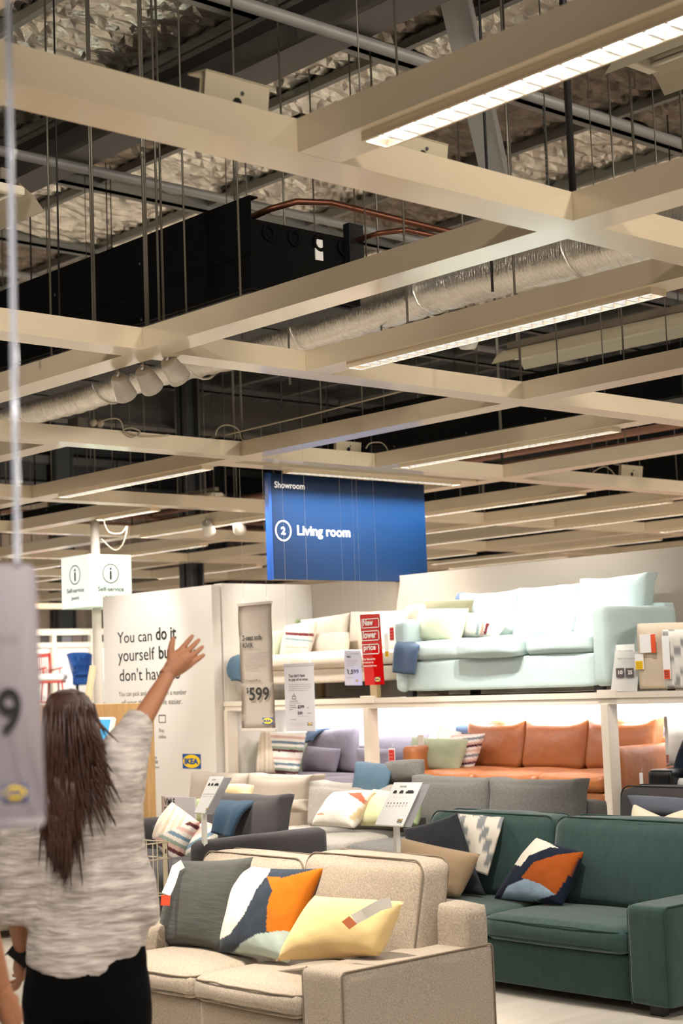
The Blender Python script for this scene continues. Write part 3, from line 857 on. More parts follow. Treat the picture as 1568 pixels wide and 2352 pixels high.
def sofa(label, m, x0, y0, y1, z0, D=.89, arm_w=.25, arm_h=.54, seat_h=.42, cush_t=.14, seats=2, back_h=.86, back_n=None, frame_h=.70,
         left_arm=True, right_arm=True, foot=.05, pipe=None, arm_r=.03, back_t=.20, seat_over=.03, back_x=.56, armpuff=.0, footm=None, low_cush=False,
         back_skip=(), cat='sofa', lean=.22, wr=.006, arm_m=None, back_w=None, back_dz=(0, 0, 0), seat_dx=(), base_z=None, seat_puff=.02):
    t = thing('sofa' if cat == 'sofa' else 'armchair', (x0 + D / 2, (y0 + y1) / 2, z0), label, cat)
    ya = y0 + (arm_w if right_arm else 0); yb = y1 - (arm_w if left_arm else 0)
    sd = int(x0 * 10 + y0 * 7)
    if pipe: arm_r = .02
    bz = z0 + foot
    bm = NB(); soft_box(bm, x0 + .02, x0 + D - .02, ya - .01, yb + .01, bz, z0 + seat_h - cush_t, .02, n=8, wr=.004, seed=sd); obj('base', bm, m, t)
    bm = NB(); soft_box(bm, x0 + D - .16, x0 + D, y0 + .02 if not right_arm else y0 + .02, y1 - .02, bz, z0 + frame_h, .03, n=10, wr=.004, seed=sd + 1); obj('back_frame', bm, m, t)
    for side, ok in ((0, right_arm), (1, left_arm)):
        if not ok: continue
        a0, a1 = (y0, y0 + arm_w) if side == 0 else (y1 - arm_w, y1)
        bm = NB(); soft_box(bm, x0, x0 + D - .005, a0, a1, bz, z0 + arm_h, arm_r, puff=(.004, armpuff, armpuff), n=14, wr=wr * .6, seed=sd + 2 + side); o = obj('armrest', bm, arm_m or m, t)
        if pipe:
            yy = a0 + .004 if side == 0 else a1 - .004
            P = [rounded_rect(0, 0, 0, 0, 0, 0)][:0]
            rr_ = arm_r
            pth = [Vector((x0 + .004, yy, bz + .01))] + [Vector((x0 + rr_ * (1 - cos(a)) * .9 + .003, yy, z0 + arm_h - rr_ * (1 - sin(a)))) for a in [pi / 2 * k / 5 for k in range(6)]] + \
                  [Vector((x0 + D - rr_ * (1 - sin(a)) - .006, yy, z0 + arm_h - rr_ * (1 - cos(a)))) for a in [pi / 2 * k / 5 for k in range(6)]] + [Vector((x0 + D - .006, yy, bz + .01))]
            yi = a1 - .004 if side == 0 else a0 + .004
            pt2 = [Vector((x0 + .003, yi, bz)), Vector((x0 + .003, yi, z0 + arm_h - .03)), Vector((x0 + .03, yi, z0 + arm_h))]
            bm = NB(); tube(bm, pth, .0045, 6, False); tube(bm, pt2, .003, 5, False); obj('piping', bm, pipe, o)
    sw = (yb - ya) / seats
    for k in range(seats):
        s0, s1 = ya + k * sw + .004, ya + (k + 1) * sw - .004
        bm = NB(); so = seat_over + (seat_dx[k] if k < len(seat_dx) else 0)
        soft_box(bm, x0 - so, x0 + back_x + .10, s0, s1, z0 + seat_h - cush_t, z0 + seat_h, .045, puff=(.025, .0, seat_puff), n=14, wr=wr, seed=sd + 10 + k)
        c = obj('seat_cushion', bm, m, t)
        if pipe:
            for zz, dz in ((z0 + seat_h - .018, 1), (z0 + seat_h - cush_t + .02, -1)):
                P = []
                for q in range(25):
                    u = -1 + 2 * q / 24
                    P.append(Vector((x0 - seat_over - .025 * (1 - u * u) - .001 + .012 + (.03 if abs(u) == 1 else 0), (s0 + s1) / 2 + u * (s1 - s0) / 2 * .985, zz + noise.noise(Vector((u * 3, k, zz * 9))) * .006 + .008 * dz * (1 - u * u) * .3)))
                P = [Vector((x0 + .4, s0 + .004, zz))] + P + [Vector((x0 + .4, s1 - .004, zz))]
                bm = NB(); tube(bm, P, .0045, 6, False); obj('piping', bm, pipe, c)
    bn = back_n if back_n is not None else seats
    if bn:
        bw = back_w or (y1 - y0 - .12 if back_w is None and arm_h < .6 else yb - ya) / bn
        c0 = (y0 + y1) / 2 - bw * bn / 2
        for k in range(bn):
            if k in back_skip: continue
            s0, s1 = c0 + k * bw + .006, c0 + (k + 1) * bw - .006
            bm = NB(); zb, zt = z0 + seat_h - .005, z0 + back_h + (back_dz[k] if k < len(back_dz) else 0)
            soft_box(bm, x0 + back_x - .02, x0 + back_x - .02 + back_t, s0, s1, zb, zt, .055, puff=(.035, .01, .02), n=14, wr=wr * 1.6, seed=sd + 20 + k * 3, shear=lean, ear=0 if pipe else .03)
            c = obj('back_cushion', bm, m, t)
            if pipe:
                for dx in (.03, back_t - .03):
                    P = [p for p in rounded_rect(0, s0 + .003, s1 - .003, zb + .01, zt + .004, .06)]
                    P = [Vector((x0 + back_x - .02 + dx + lean * (p.z - zb) + .0, p.y, p.z + (.012 * (1 - ((p.y - s0) / (s1 - s0) * 2 - 1) ** 2) if p.z > zt - .05 else 0))) for p in P]
                    bm = NB(); tube(bm, P, .0045, 6, False); obj('piping', bm, pipe, c)
    fm = footm or M_FOOT
    for fx in (x0 + .07, x0 + D - .07):
        for fy in (y0 + .12, y1 - .12):
            bm = NB(); box(bm, fx - .025, fx + .025, fy - .04, fy + .04, z0, bz + .01, .003); obj('foot', bm, fm, t)
    return t


F_BEIGE = fabric('beige_melange_fabric', '#a09384', .34, 170, .7)
F_BEIGEP = mat('beige_piping', '#6c5f50', .8)
F_GREEN = mat('green_corduroy', '#2f4642', .85, bump=.6, bscale=300, mottle=.12, mscale=40, sheen=.4, spec=.2, stretch=(1, 1, .15), bump2=.35, b2scale=10)
F_GREENP = mat('green_piping', '#1f3b36', .8)
F_LBLUE = fabric('pale_blue_fabric', '#b7c8c6', .07, 220, .4)
F_CREAM = fabric('cream_fabric', '#cfc3b2', .07, 220, .4)
F_CHAR = fabric('charcoal_melange', '#6a6763', .34, 150, .6)
F_LGREY = fabric('light_grey_melange', '#9c968e', .3, 150, .6)
F_DARK = fabric('dark_grey_fabric', '#423e3f', .08, 240, .3)
F_DARKP = mat('dark_piping', '#1c2322', .8)
F_PURP = fabric('purple_grey_fabric', '#7d7680', .12, 260, .5)
F_GREIGE = fabric('greige_fabric', '#a89d90', .14, 260, .5)
M_TAN = mat('cognac_leather', '#a26338', .38, bump=.25, bscale=300, mottle=.10, mscale=5, bump2=.4, b2scale=9, spec=.5)
M_BLEA = mat('black_leather', '#141416', .28, bump=.2, bscale=300, bump2=.3, b2scale=8)

sofa('beige two seat sofa at the front with a dark piped wide armrest', F_BEIGE, 4.42, 4.96, 6.90, 0, D=.89, pipe=F_BEIGEP, seats=2, back_h=.895, frame_h=.715, foot=.04, back_x=.56, back_n=2, seat_h=.44, cush_t=.115, back_t=.22, back_w=.79, back_dz=(0, -.035))
sofa('dark green corduroy sofa at right', F_GREEN, 6.58, 5.0, 7.42, 0, D=.9, pipe=F_GREENP, seats=2, back_h=.875, frame_h=.70, foot=.05, back_x=.52, back_n=2, seat_h=.415, cush_t=.13, back_t=.22, back_w=1.0, arm_h=.535, arm_w=.24)
sofa('pale blue three seat sofa on the upper deck', F_LBLUE, 9.34, 7.50, 9.70, 1.54, D=.9, arm_w=.13, arm_h=.63, seat_h=.44, cush_t=.145, seats=3, back_n=3, back_h=.84, frame_h=.66, foot=.045, arm_r=.045, back_x=.56, seat_over=.0, wr=.010, lean=.3, back_t=.19, seat_dx=(.0, .09, .0), back_dz=(.03, .0, -.01))
sofa('cream slim sofa on the upper deck, left of the pale blue one', F_CREAM, 9.38, 9.93, 11.78, 1.54, D=.95, arm_w=.1, arm_h=.42, seat_h=.40, cush_t=.13, seats=1, back_n=0, back_h=.8, frame_h=.62, foot=.14, right_arm=False, left_arm=False, back_x=.55, footm=mat('beige_leg', '#b59d79', .4))
sofa('cognac leather three seat sofa on the lower deck', M_TAN, 9.44, 7.52, 9.76, .50, D=.9, arm_w=.14, arm_h=.64, seat_h=.44, cush_t=.13, seats=3, back_n=3, back_h=.81, frame_h=.68, foot=.05, arm_r=.035, back_x=.56, seat_over=0, wr=.004, lean=.25, back_t=.17)
sofa('purple grey sofa on the lower deck, left of the leather one', F_PURP, 9.44, 9.90, 11.82, .50, D=.92, arm_h=.4, seat_h=.36, cush_t=.13, seats=2, back_n=0, frame_h=.60, foot=.10, left_arm=False, right_arm=False)
sofa('black leather sofa cut by the right edge, on the lower deck', M_BLEA, 9.30, 5.3, 7.16, .50, D=.9, arm_w=.21, arm_h=.50, seat_h=.38, seats=2, back_n=2, back_h=.78, frame_h=.55, right_arm=False)
sofa('charcoal sofa behind the green one, with two plump back cushions', F_CHAR, 7.62, 6.86, 8.42, .13, D=.9, arm_w=.12, arm_h=.55, seat_h=.46, cush_t=.15, seats=2, back_n=2, back_h=.86, frame_h=.73, left_arm=False, right_arm=False, back_w=.745, back_x=.52, lean=.15)
sofa('light grey seat section joined to the charcoal sofa, holding two pale pillows', F_LGREY, 7.62, 8.44, 9.62, .13, D=.9, arm_w=.12, arm_h=.55, seat_h=.47, cush_t=.15, seats=2, back_n=1, back_h=.79, frame_h=.70, left_arm=False, right_arm=False, back_w=1.1, back_x=.60, lean=.15)
sofa('greige sofa behind the dark grey one at left', F_GREIGE, 8.05, 9.95, 11.75, .0, D=.92, arm_w=.16, arm_h=.56, seat_h=.44, seats=2, back_n=2, back_h=.93, frame_h=.72, back_x=.55, back_w=.8, lean=.2)
sofa('dark grey sofa at left with a navy throw over its back', F_DARK, 6.05, 8.02, 9.92, .13, D=1.04, arm_w=.14, arm_h=.63, seat_h=.44, seats=2, back_n=2, back_h=.83, back_skip=(1,), frame_h=.58, arm_r=.05, back_x=.66, back_w=.8, back_t=.17)
sofa('dark grey piped sofa cut by the right edge, behind the green one', F_DARK, 7.62, 4.6, 6.56, .13, D=.85, arm_h=.5, seats=2, back_n=1, back_h=.84, frame_h=.7, right_arm=False, left_arm=False, pipe=F_DARKP, back_w=1.94, lean=.1)

# ---------------------------------------------------------------- pillows
PF = lambda n_, c, **k: fabric(n_, c, .05, 200, .3, **k)
M_PAINT = mat('printed_cotton', '#ffffff', .9, attr=True, bump=.35, bscale=380, bump2=.3, b2scale=10, sheen=.1, spec=.2)
P_DG = mat('ribbed_grey_cotton', '#4b4c49', .85, bump=.5, bscale=200, mottle=.15, mscale=120, stretch=(1, 1, 6), sheen=.1, spec=.2, bump2=.3)
P_YEL = PF('soft_yellow_cotton', '#d9bd86'); P_TANP = PF('tan_cotton', '#9c8468'); P_NAVY = PF('navy_cotton', '#26272c')
P_SAGE = PF('sage_velvet', '#a3ad93'); P_SAGEW = PF('pale_sage_linen', '#c3c9ad'); P_OLIVE = PF('olive_cotton', '#7d7a62'); P_CREAM = PF('cream_cotton', '#d9cdb3')
P_GRN = PF('moss_green_cotton', '#98a57c'); P_SLATE = PF('slate_cotton', '#595d68'); P_WHITE = PF('white_cotton', '#e6e2dc'); P_LIME = PF('pale_lime_cotton', '#d3d2a4')
P_BUTTER = PF('butter_linen', '#d8c49c')
h = hx
# front sofa
cushion('pillow', P_DG, [(398, 1974), (582, 1968), (508, 2182), (358, 2176)], 4.84, 'dark grey ribbed pillow with a long care tag on the front sofa', lean=.30, thick=.15, yaw=-.15, seed=2)
ob = [(612, 2012), (648, 2016), (741, 1992), (744, 1998), (680, 2145), (611, 2139), (613, 2080), (625, 2045)]
wh = [(545, 1980), (618, 2004), (590, 2040), (560, 2100), (527, 2146), (515, 2150)]
mint = [(528, 2198), (555, 2165), (590, 2145), (640, 2138), (700, 2140), (690, 2250), (520, 2250)]
cushion('pillow', M_PAINT, [(549, 1986), (742, 1994), (662, 2212), (499, 2190)], 4.80, 'white, navy, orange and mint colour block pillow on the front sofa', lean=.34, thick=.18, yaw=-.1, seed=4, n=80,
        polys=[([(540, 1975), (660, 2000), (640, 2030), (600, 2105), (545, 2160), (500, 2160)], h('#e6ddd0')), ([(622, 1990), (700, 1990), (740, 2300), (480, 2230), (480, 2170), (527, 2146), (560, 2100), (590, 2040), (618, 2004)], h('#2b3440')), (ob, h('#b5640f')), (mint, h('#a8b6ad'))], base=h('#2b3440'))
cushion('pillow', P_YEL, [(722, 2057), (928, 2070), (872, 2195), (632, 2208)], 4.72, 'soft yellow pillow with a white paper tag beside the wide armrest', lean=.45, thick=.20, yaw=.15, seed=6, bow=.04)
# green sofa
nb, bo, lb, wb = h('#121a2c'), h('#9a4a14'), h('#8fa3b5'), h('#d9d0c0')
cushion('pillow', M_PAINT, [(1232, 1924), (1340, 1957), (1290, 2080), (1134, 2064)], 7.02, 'navy, rust and light blue colour block pillow on the green sofa', lean=.5, thick=.17, yaw=-.1, seed=8, n=70, bow=.03,
        polys=[([(1225, 1915), (1285, 1950), (1265, 1945), (1215, 1965), (1195, 1990), (1180, 1985)], wb), ([(1197, 2015), (1225, 1980), (1280, 1963), (1345, 1955), (1320, 1990), (1275, 2055), (1240, 2035)], bo), ([(1150, 2064), (1165, 2035), (1205, 2018), (1240, 2030), (1274, 2054), (1230, 2068), (1200, 2090), (1150, 2090)], lb)], base=nb)
cushion('pillow', P_NAVY, [(1050, 1866), (1116, 2058), (960, 2060), (925, 1902)], 6.98, 'near black pillow behind the tan one at the left of the green sofa', lean=.3, thick=.16, seed=9)
cushion('pillow', P_TANP, [(922, 1924), (1103, 1962), (1056, 2062), (900, 2056)], 6.84, 'tan cotton pillow at the left end of the green sofa', lean=.35, thick=.18, seed=10, bow=.03)
# light grey and charcoal sofas
cushion('pillow', M_PAINT, [(768, 1820), (864, 1816), (812, 1902), (716, 1895)], 7.95, 'white pillow with a thin red stripe on the light grey seat', lean=.45, thick=.2, seed=12, n=40, bow=.03,
        polys=[([(795, 1820), (830, 1820), (843, 1845), (838, 1848)], h('#b5664f')), ([(728, 1868), (744, 1868), (744, 1872), (728, 1872)], h('#c98a6c')), ([(838, 1845), (862, 1818), (830, 1880), (812, 1885), (800, 1878)], h('#cdb48e'))], base=h('#ded8cd'))
cushion('pillow', P_LIME, [(858, 1812), (940, 1822), (935, 1900), (826, 1897)], 8.05, 'pale lime pillow behind the information stand', lean=.4, thick=.2, seed=13, bow=.03)
cushion('pillow', P_GRN, [(930, 1845), (966, 1842), (958, 1895), (915, 1902)], 8.0, 'moss green pillow behind the right edge of the information stand', lean=.4, thick=.14, seed=14)
cushion('head_cushion', F_CHAR, [(884, 1752), (974, 1744), (970, 1790), (884, 1802)], 8.45, 'small charcoal head cushion on top of the light grey back', lean=.5, thick=.17, seed=15, bow=.03, cat='cushion')
# greige sofa
cushion('pillow', P_BUTTER, [(512, 1807), (583, 1804), (572, 1834), (500, 1832)], 8.35, 'cream pillow lying on the greige sofa, left', lean=.7, thick=.16, seed=16)
cushion('pillow', F_GREIGE, [(642, 1842), (712, 1836), (706, 1864), (640, 1866)], 8.4, 'small greige lumbar pillow on the greige sofa', lean=.4, thick=.14, seed=17, bow=.03)
cushion('pillow', P_GRN, [(452, 1835), (522, 1826), (512, 1890), (446, 1892)], 8.2, 'moss green pillow behind the left information stand', lean=.4, thick=.16, seed=18)


def stripes(cols, ang, pitch, off=0, cut=None, cols2=None, ang2=0, pitch2=0):
    ca, sa = cos(ang), sin(ang)
    def f(p):
        if cut and (p[0] - cut[0]) * cut[2] + (p[1] - cut[1]) * cut[3] < 0:
            q = p[0] * cos(ang2) + p[1] * sin(ang2); return cols2[int(q / pitch2) % len(cols2)]
        q = p[0] * ca + p[1] * sa + off
        return cols[int(q / pitch) % len(cols)]
    return f


SC1 = [h('#d9d0c4'), h('#cda79b'), h('#d9d0c4'), h('#6f8493'), h('#d9d0c4'), h('#8f9c8c'), h('#cda79b'), h('#5a2c31')]
SC2 = [h('#d8cab8'), h('#cbb69d'), h('#ddd2c4'), h('#d3c2ac')]
cushion('pillow', M_PAINT, [(396, 1842), (458, 1888), (405, 1998), (350, 1925)], 6.62, 'patchwork striped pillow standing on its corner on the dark grey sofa', lean=.35, thick=.2, seed=20, n=60, bow=.03,
        polys=stripes(SC1, 2.03, 9, 4, (360, 1922, .42, .9), SC2, .5, 7), base=SC1[0])
cushion('pillow', M_PAINT, [(450, 1886), (520, 1892), (500, 1975), (400, 2000)], 6.7, 'second striped pillow leaning behind it on the dark grey sofa', lean=.5, thick=.2, seed=21, n=60, bow=.03,
        polys=stripes(SC1, 1.05, 9, 2), base=SC1[0])
# purple sofa
SV = [h('#ded8d0'), h('#ded8d0'), h('#c9a79c'), h('#ded8d0'), h('#6b7d8c'), h('#ded8d0'), h('#8f9c8c'), h('#5a2c31')]
cushion('pillow', P_SAGE, [(596, 1700), (640, 1690), (640, 1772), (586, 1778)], 9.66, 'sage pillow half hidden behind the left striped pillow, purple sofa', lean=.3, thick=.14, seed=23)
cushion('pillow', P_OLIVE, [(648, 1677), (702, 1685), (700, 1770), (650, 1770)], 10.02, 'dark olive pillow peeping out above the striped one, purple sofa', lean=.3, thick=.1, seed=24)
cushion('pillow', P_SAGE, [(668, 1712), (706, 1706), (694, 1776), (668, 1780)], 9.93, 'sage pillow at the right of the striped one, purple sofa', lean=.3, thick=.12, seed=25)
cushion('pillow', M_PAINT, [(600, 1680), (702, 1681), (682, 1782), (588, 1778)], 9.58, 'striped pillow in pink, blue and maroon on the purple sofa', lean=.3, thick=.18, seed=26, n=60, bow=.03,
        polys=stripes(SV, 1.63, 6.2, 1, (626, 1730, 1, -.12), SC2, 0, 5), base=SV[0])
cushion('back_cushion', F_PURP, [(700, 1682), (828, 1662), (822, 1776), (712, 1772)], 10.10, 'large purple grey back cushion, left of the white post', lean=.22, thick=.2, seed=27, cat='cushion')
cushion('pillow', F_PURP, [(700, 1712), (782, 1720), (770, 1776), (692, 1774)], 9.95, 'small purple grey pillow in front of the large purple cushion', lean=.3, thick=.15, seed=28, bow=.03)
cushion('back_cushion', F_PURP, [(846, 1680), (990, 1670), (980, 1780), (852, 1780)], 10.22, 'large purple grey back cushion, right of the white post', lean=.2, thick=.16, seed=29, cat='cushion')
cushion('pillow', F_PURP, [(820, 1718), (905, 1720), (905, 1776), (816, 1776)], 10.0, 'small purple grey pillow behind the white post', lean=.3, thick=.13, seed=30, bow=.03)
# leather sofa
cushion('pillow', P_WHITE, [(1008, 1663), (1060, 1682), (1040, 1760), (1000, 1755)], 9.93, 'white pillow at the back of the leather sofa', lean=.3, thick=.14, seed=31)
cushion('pillow', M_PAINT, [(1038, 1684), (1114, 1684), (1080, 1774), (1030, 1772)], 9.84, 'striped pillow leaning on the leather sofa', lean=.32, thick=.16, seed=32, n=50,
        polys=stripes([h('#ddd8d2'), h('#7a8390'), h('#ddd8d2'), h('#c9a79c'), h('#4a2430'), h('#ddd8d2'), h('#cbb0a4')], 1.45, 5.5, 3), base=SV[0])
cushion('pillow', P_SAGE, [(946, 1692), (1076, 1698), (1052, 1776), (936, 1766)], 9.70, 'sage velvet pillow with a paper tag on the leather sofa', lean=.34, thick=.18, seed=33, bow=.03)
# pale blue sofa
cushion('pillow', P_OLIVE, [(971, 1375), (1089, 1377), (1075, 1452), (975, 1450)], 9.86, 'olive pillow standing behind on the pale blue sofa', lean=.3, thick=.12, seed=34, bow=.03)
cushion('pillow', M_PAINT, [(1072, 1408), (1178, 1413), (1140, 1464), (1052, 1462)], 9.76, 'white pillow with a small stripe patch on the pale blue sofa', lean=.4, thick=.17, seed=35, n=50,
        polys=[([(1095, 1430), (1102, 1430), (1098, 1460), (1091, 1460)], h('#8f9a9c')), ([(1106, 1432), (1112, 1432), (1108, 1460), (1101, 1460)], h('#b8907c')), ([(1116, 1430), (1124, 1432), (1116, 1458), (1109, 1458)], h('#6a2a30'))], base=h('#ddd6cb'))
cushion('pillow', P_SAGEW, [(966, 1400), (1077, 1397), (1054, 1476), (944, 1474)], 9.62, 'pale sage pillow in front on the pale blue sofa', lean=.4, thick=.19, seed=36, bow=.03)
# cream sofa
cushion('back_cushion', F_CREAM, [(690, 1424), (804, 1407), (802, 1470), (690, 1490)], 10.12, 'cream back cushion in the middle of the cream sofa', lean=.2, thick=.18, seed=37, cat='cushion')
cushion('back_cushion', F_CREAM, [(805, 1405), (952, 1402), (945, 1500), (800, 1500)], 10.12, 'wide cream back cushion behind the red sale banner', lean=.2, thick=.16, seed=38, bow=.02, cat='cushion')
cushion('pillow', F_CREAM, [(716, 1455), (802, 1452), (800, 1507), (704, 1508)], 9.92, 'cream lumbar pillow low on the cream sofa', lean=.3, thick=.16, seed=39, bow=.02)
cushion('pillow', P_GRN, [(600, 1432), (690, 1420), (680, 1480), (610, 1490)], 10.2, 'moss green pillow at the back left of the cream sofa', lean=.25, thick=.12, seed=40)
cushion('pillow', P_WHITE, [(638, 1418), (690, 1448), (670, 1505), (612, 1490)], 10.1, 'white pillow between the green pillows on the cream sofa', lean=.25, thick=.14, seed=41)
cushion('pillow', P_SAGEW, [(596, 1455), (660, 1446), (632, 1514), (575, 1510)], 9.75, 'pale sage pillow behind the hanging price banner', lean=.35, thick=.16, seed=42)
cushion('pillow', M_PAINT, [(656, 1438), (728, 1424), (708, 1510), (642, 1514)], 9.78, 'cream pillow with maroon and blue stripes on the cream sofa', lean=.35, thick=.17, seed=43, n=60, bow=.04,
        polys=[([(655, 1452), (720, 1455), (720, 1462), (655, 1458)], h('#6f3038')), ([(655, 1464), (716, 1470), (716, 1475), (655, 1469)], h('#8ba0a4')), ([(655, 1485), (710, 1487), (708, 1489), (655, 1487)], h('#c99f8c'))], base=h('#d9cfc0'))
# rounded end section of the cream sofa
t = thing('sofa_end', (9.9, 9.95, 1.93), 'rounded cream arm section standing on the right end of the cream sofa', 'sofa section')
bm = NB(); soft_box(bm, 9.55, 10.3, 9.78, 9.93, 1.58, 2.30, .07, puff=(.02, .01, .02), n=12, wr=.006, seed=3, shear=.15); obj('padding', bm, F_CREAM, t)
# right end behind the leather sofa
bm = NB(); soft_box(bm, 10.30, 10.37, 7.2, 7.78, .5, 1.24, .02, n=6, wr=.002); one('upholstered_panel', bm, F_PURP, 'lavender upholstered panel behind the right end of the leather sofa', 'panel', smooth=True)
# far right pillows
cushion('pillow', P_WHITE, [(1526, 1660), (1600, 1668), (1600, 1765), (1530, 1760)], 9.75, 'white pillow at the right edge above the black leather arm', lean=.3, thick=.14, seed=44)
cushion('pillow', PF('midnight_cotton', '#14202f'), [(1572, 1690), (1640, 1690), (1640, 1800), (1536, 1798)], 9.6, 'midnight blue pillow at the right edge', lean=.3, thick=.16, seed=45)
cushion('pillow', P_WHITE, [(1553, 1790), (1640, 1788), (1640, 1812), (1552, 1812)], 9.4, 'white folded cushion on the black leather seat', lean=.6, thick=.1, seed=46)
cushion('pillow', P_SLATE, [(1438, 1826), (1600, 1836), (1600, 1880), (1462, 1880)], 7.98, 'slate grey pillow with small tassels on the right dark sofa', lean=.4, thick=.16, seed=47, bow=.03)
cushion('pillow', P_CREAM, [(1455, 1846), (1530, 1880), (1520, 1930), (1450, 1930)], 7.82, 'left cream pillow in front of the slate one', lean=.4, thick=.16, seed=48, bow=.02)
cushion('pillow', P_CREAM, [(1520, 1880), (1610, 1850), (1610, 1935), (1525, 1935)], 7.82, 'right cream pillow in front of the slate one', lean=.4, thick=.16, seed=49, bow=.02)

# ---------------------------------------------------------------- throws
T_NAVY = fabric('navy_knit', '#2b4052', .15, 300, .8); T_BLUE = fabric('dusty_blue_knit', '#4c6475', .15, 300, .8); T_DENIM = fabric('denim_blue_wool', '#4a5b74', .12, 300, .6)
T_CREAM = fabric('cream_wool', '#d0bda6', .1, 300, .6)
drape('throw', T_NAVY, [(528, 1836, 6.98, 600, 1838, 6.98), (508, 1838, 6.78, 585, 1838, 6.80), (494, 1862, 6.62, 552, 1862, 6.64), (484, 1912, 6.56, 528, 1925, 6.56)], 'navy knitted throw folded over the dark grey sofa back', thick=.03, seed=1)
drape('throw', T_BLUE, [(830, 1749, 8.55, 912, 1757, 8.5), (818, 1752, 8.4, 900, 1762, 8.4), (812, 1780, 8.3, 890, 1790, 8.3), (805, 1815, 8.26, 880, 1818, 8.26)], 'dusty blue throw over the light grey back', thick=.02, seed=2)
drape('throw', T_NAVY, [(540, 1776, 8.95, 592, 1786, 8.9), (520, 1775, 8.85, 568, 1783, 8.8), (512, 1788, 8.75, 552, 1800, 8.75), (505, 1806, 8.7, 545, 1808, 8.7)], 'navy throw over the left of the greige sofa', thick=.02, seed=3)
drape('throw', T_DENIM, [(715, 1674, 10.26, 760, 1672, 10.2), (706, 1674, 10.1, 742, 1673, 10.08), (702, 1690, 9.99, 722, 1686, 9.99), (700, 1703, 9.95, 712, 1700, 9.95)], 'blue throw over the large purple cushion', thick=.02, seed=4)
drape('throw', T_DENIM, [(1065, 1656, 10.3, 1118, 1662, 10.3), (1050, 1659, 10.18, 1108, 1660, 10.18), (1046, 1670, 10.08, 1096, 1676, 10.08), (1044, 1684, 10.04, 1086, 1686, 10.04)], 'blue throw over the leather sofa back', thick=.02, seed=5)
drape('throw', T_DENIM, [(1068, 1361, 10.32, 1108, 1366, 10.32), (1052, 1362, 10.2, 1100, 1366, 10.2), (1045, 1372, 10.12, 1085, 1376, 10.12), (1042, 1384, 10.08, 1075, 1386, 10.08)], 'blue throw over the pale blue sofa back', thick=.02, seed=6)
drape('throw', T_DENIM, [(930, 1468, 9.55, 985, 1480, 9.5), (915, 1472, 9.36, 968, 1480, 9.36), (905, 1490, 9.29, 958, 1495, 9.29), (902, 1545, 9.29, 950, 1550, 9.29)], 'slate blue throw hanging over the pale blue seat front', thick=.02, seed=7)
drape('throw', T_DENIM, [(700, 1424, 10.3, 735, 1426, 10.3), (692, 1424, 10.2, 722, 1428, 10.2), (688, 1434, 10.15, 712, 1436, 10.15)], 'blue throw over the cream sofa back', thick=.02, seed=8)
drape('throw', T_BLUE, [(540, 1516, 9.40, 575, 1516, 9.50), (530, 1522, 9.35, 570, 1522, 9.42), (524, 1540, 9.29, 566, 1540, 9.34), (530, 1560, 9.28, 566, 1570, 9.30)], 'dusty blue throw rolled at the left end of the cream sofa', thick=.05, seed=9)


def brick_pat(p):
    x, y = p; k = int((y - 1860) // 14); q = int((x - 1040 + (y - 1868) * .35 + (k % 2) * 16) // 16)
    return h('#7d7f80') if (q + k) % 3 == 0 else h('#cfc6b8')


drape('throw', M_PAINT, [(1062, 1866, 7.40, 1168, 1872, 7.38), (1050, 1867, 7.22, 1160, 1876, 7.22), (1046, 1884, 7.08, 1148, 1900, 7.06), (1052, 1940, 7.02, 1130, 1955, 7.0), (1060, 1990, 6.99, 1114, 2010, 6.97)], 'white and grey brick patterned throw over the green sofa back', thick=.015, seed=10, polys=brick_pat, n=40)
# right display on the upper deck
t = thing('footstool', (9.7, 6.9, 1.54), 'cream covered display stool carrying folded throws at the right edge', 'stool')
bm = NB(); soft_box(bm, 9.44, 10.1, 6.35, 7.12, 1.60, 2.0, .06, n=8, wr=.004); obj('seat', bm, F_CREAM, t)
for fx in (9.5, 10.0):
    for fy in (6.45, 7.05):
        bm = NB(); box(bm, fx, fx + .04, fy, fy + .04, 1.54, 1.61); obj('leg', bm, M_FOOT, t)
drape('throw', T_CREAM, [(1470, 1434, 9.75, 1600, 1430, 9.7), (1462, 1438, 9.42, 1600, 1434, 9.42), (1464, 1500, 9.36, 1600, 1500, 9.36), (1468, 1582, 9.35, 1600, 1582, 9.35)], 'cream wool throw hanging over the display stool', thick=.02, seed=11, ripple=.003)
drape('throw', M_PAINT, [(1528, 1446, 9.5, 1620, 1444, 9.5), (1520, 1452, 9.33, 1620, 1450, 9.33), (1524, 1500, 9.31, 1620, 1500, 9.31), (1526, 1580, 9.3, 1620, 1580, 9.3)], 'white and grey patterned throw with fringes, right edge', thick=.02, seed=12, ripple=.003,
      polys=lambda p: h('#8d8a88') if (int((p[1] - 1450) // 18) + int((p[0] - 1520) // 14)) % 4 == 0 else h('#dcd6cc'), n=30)

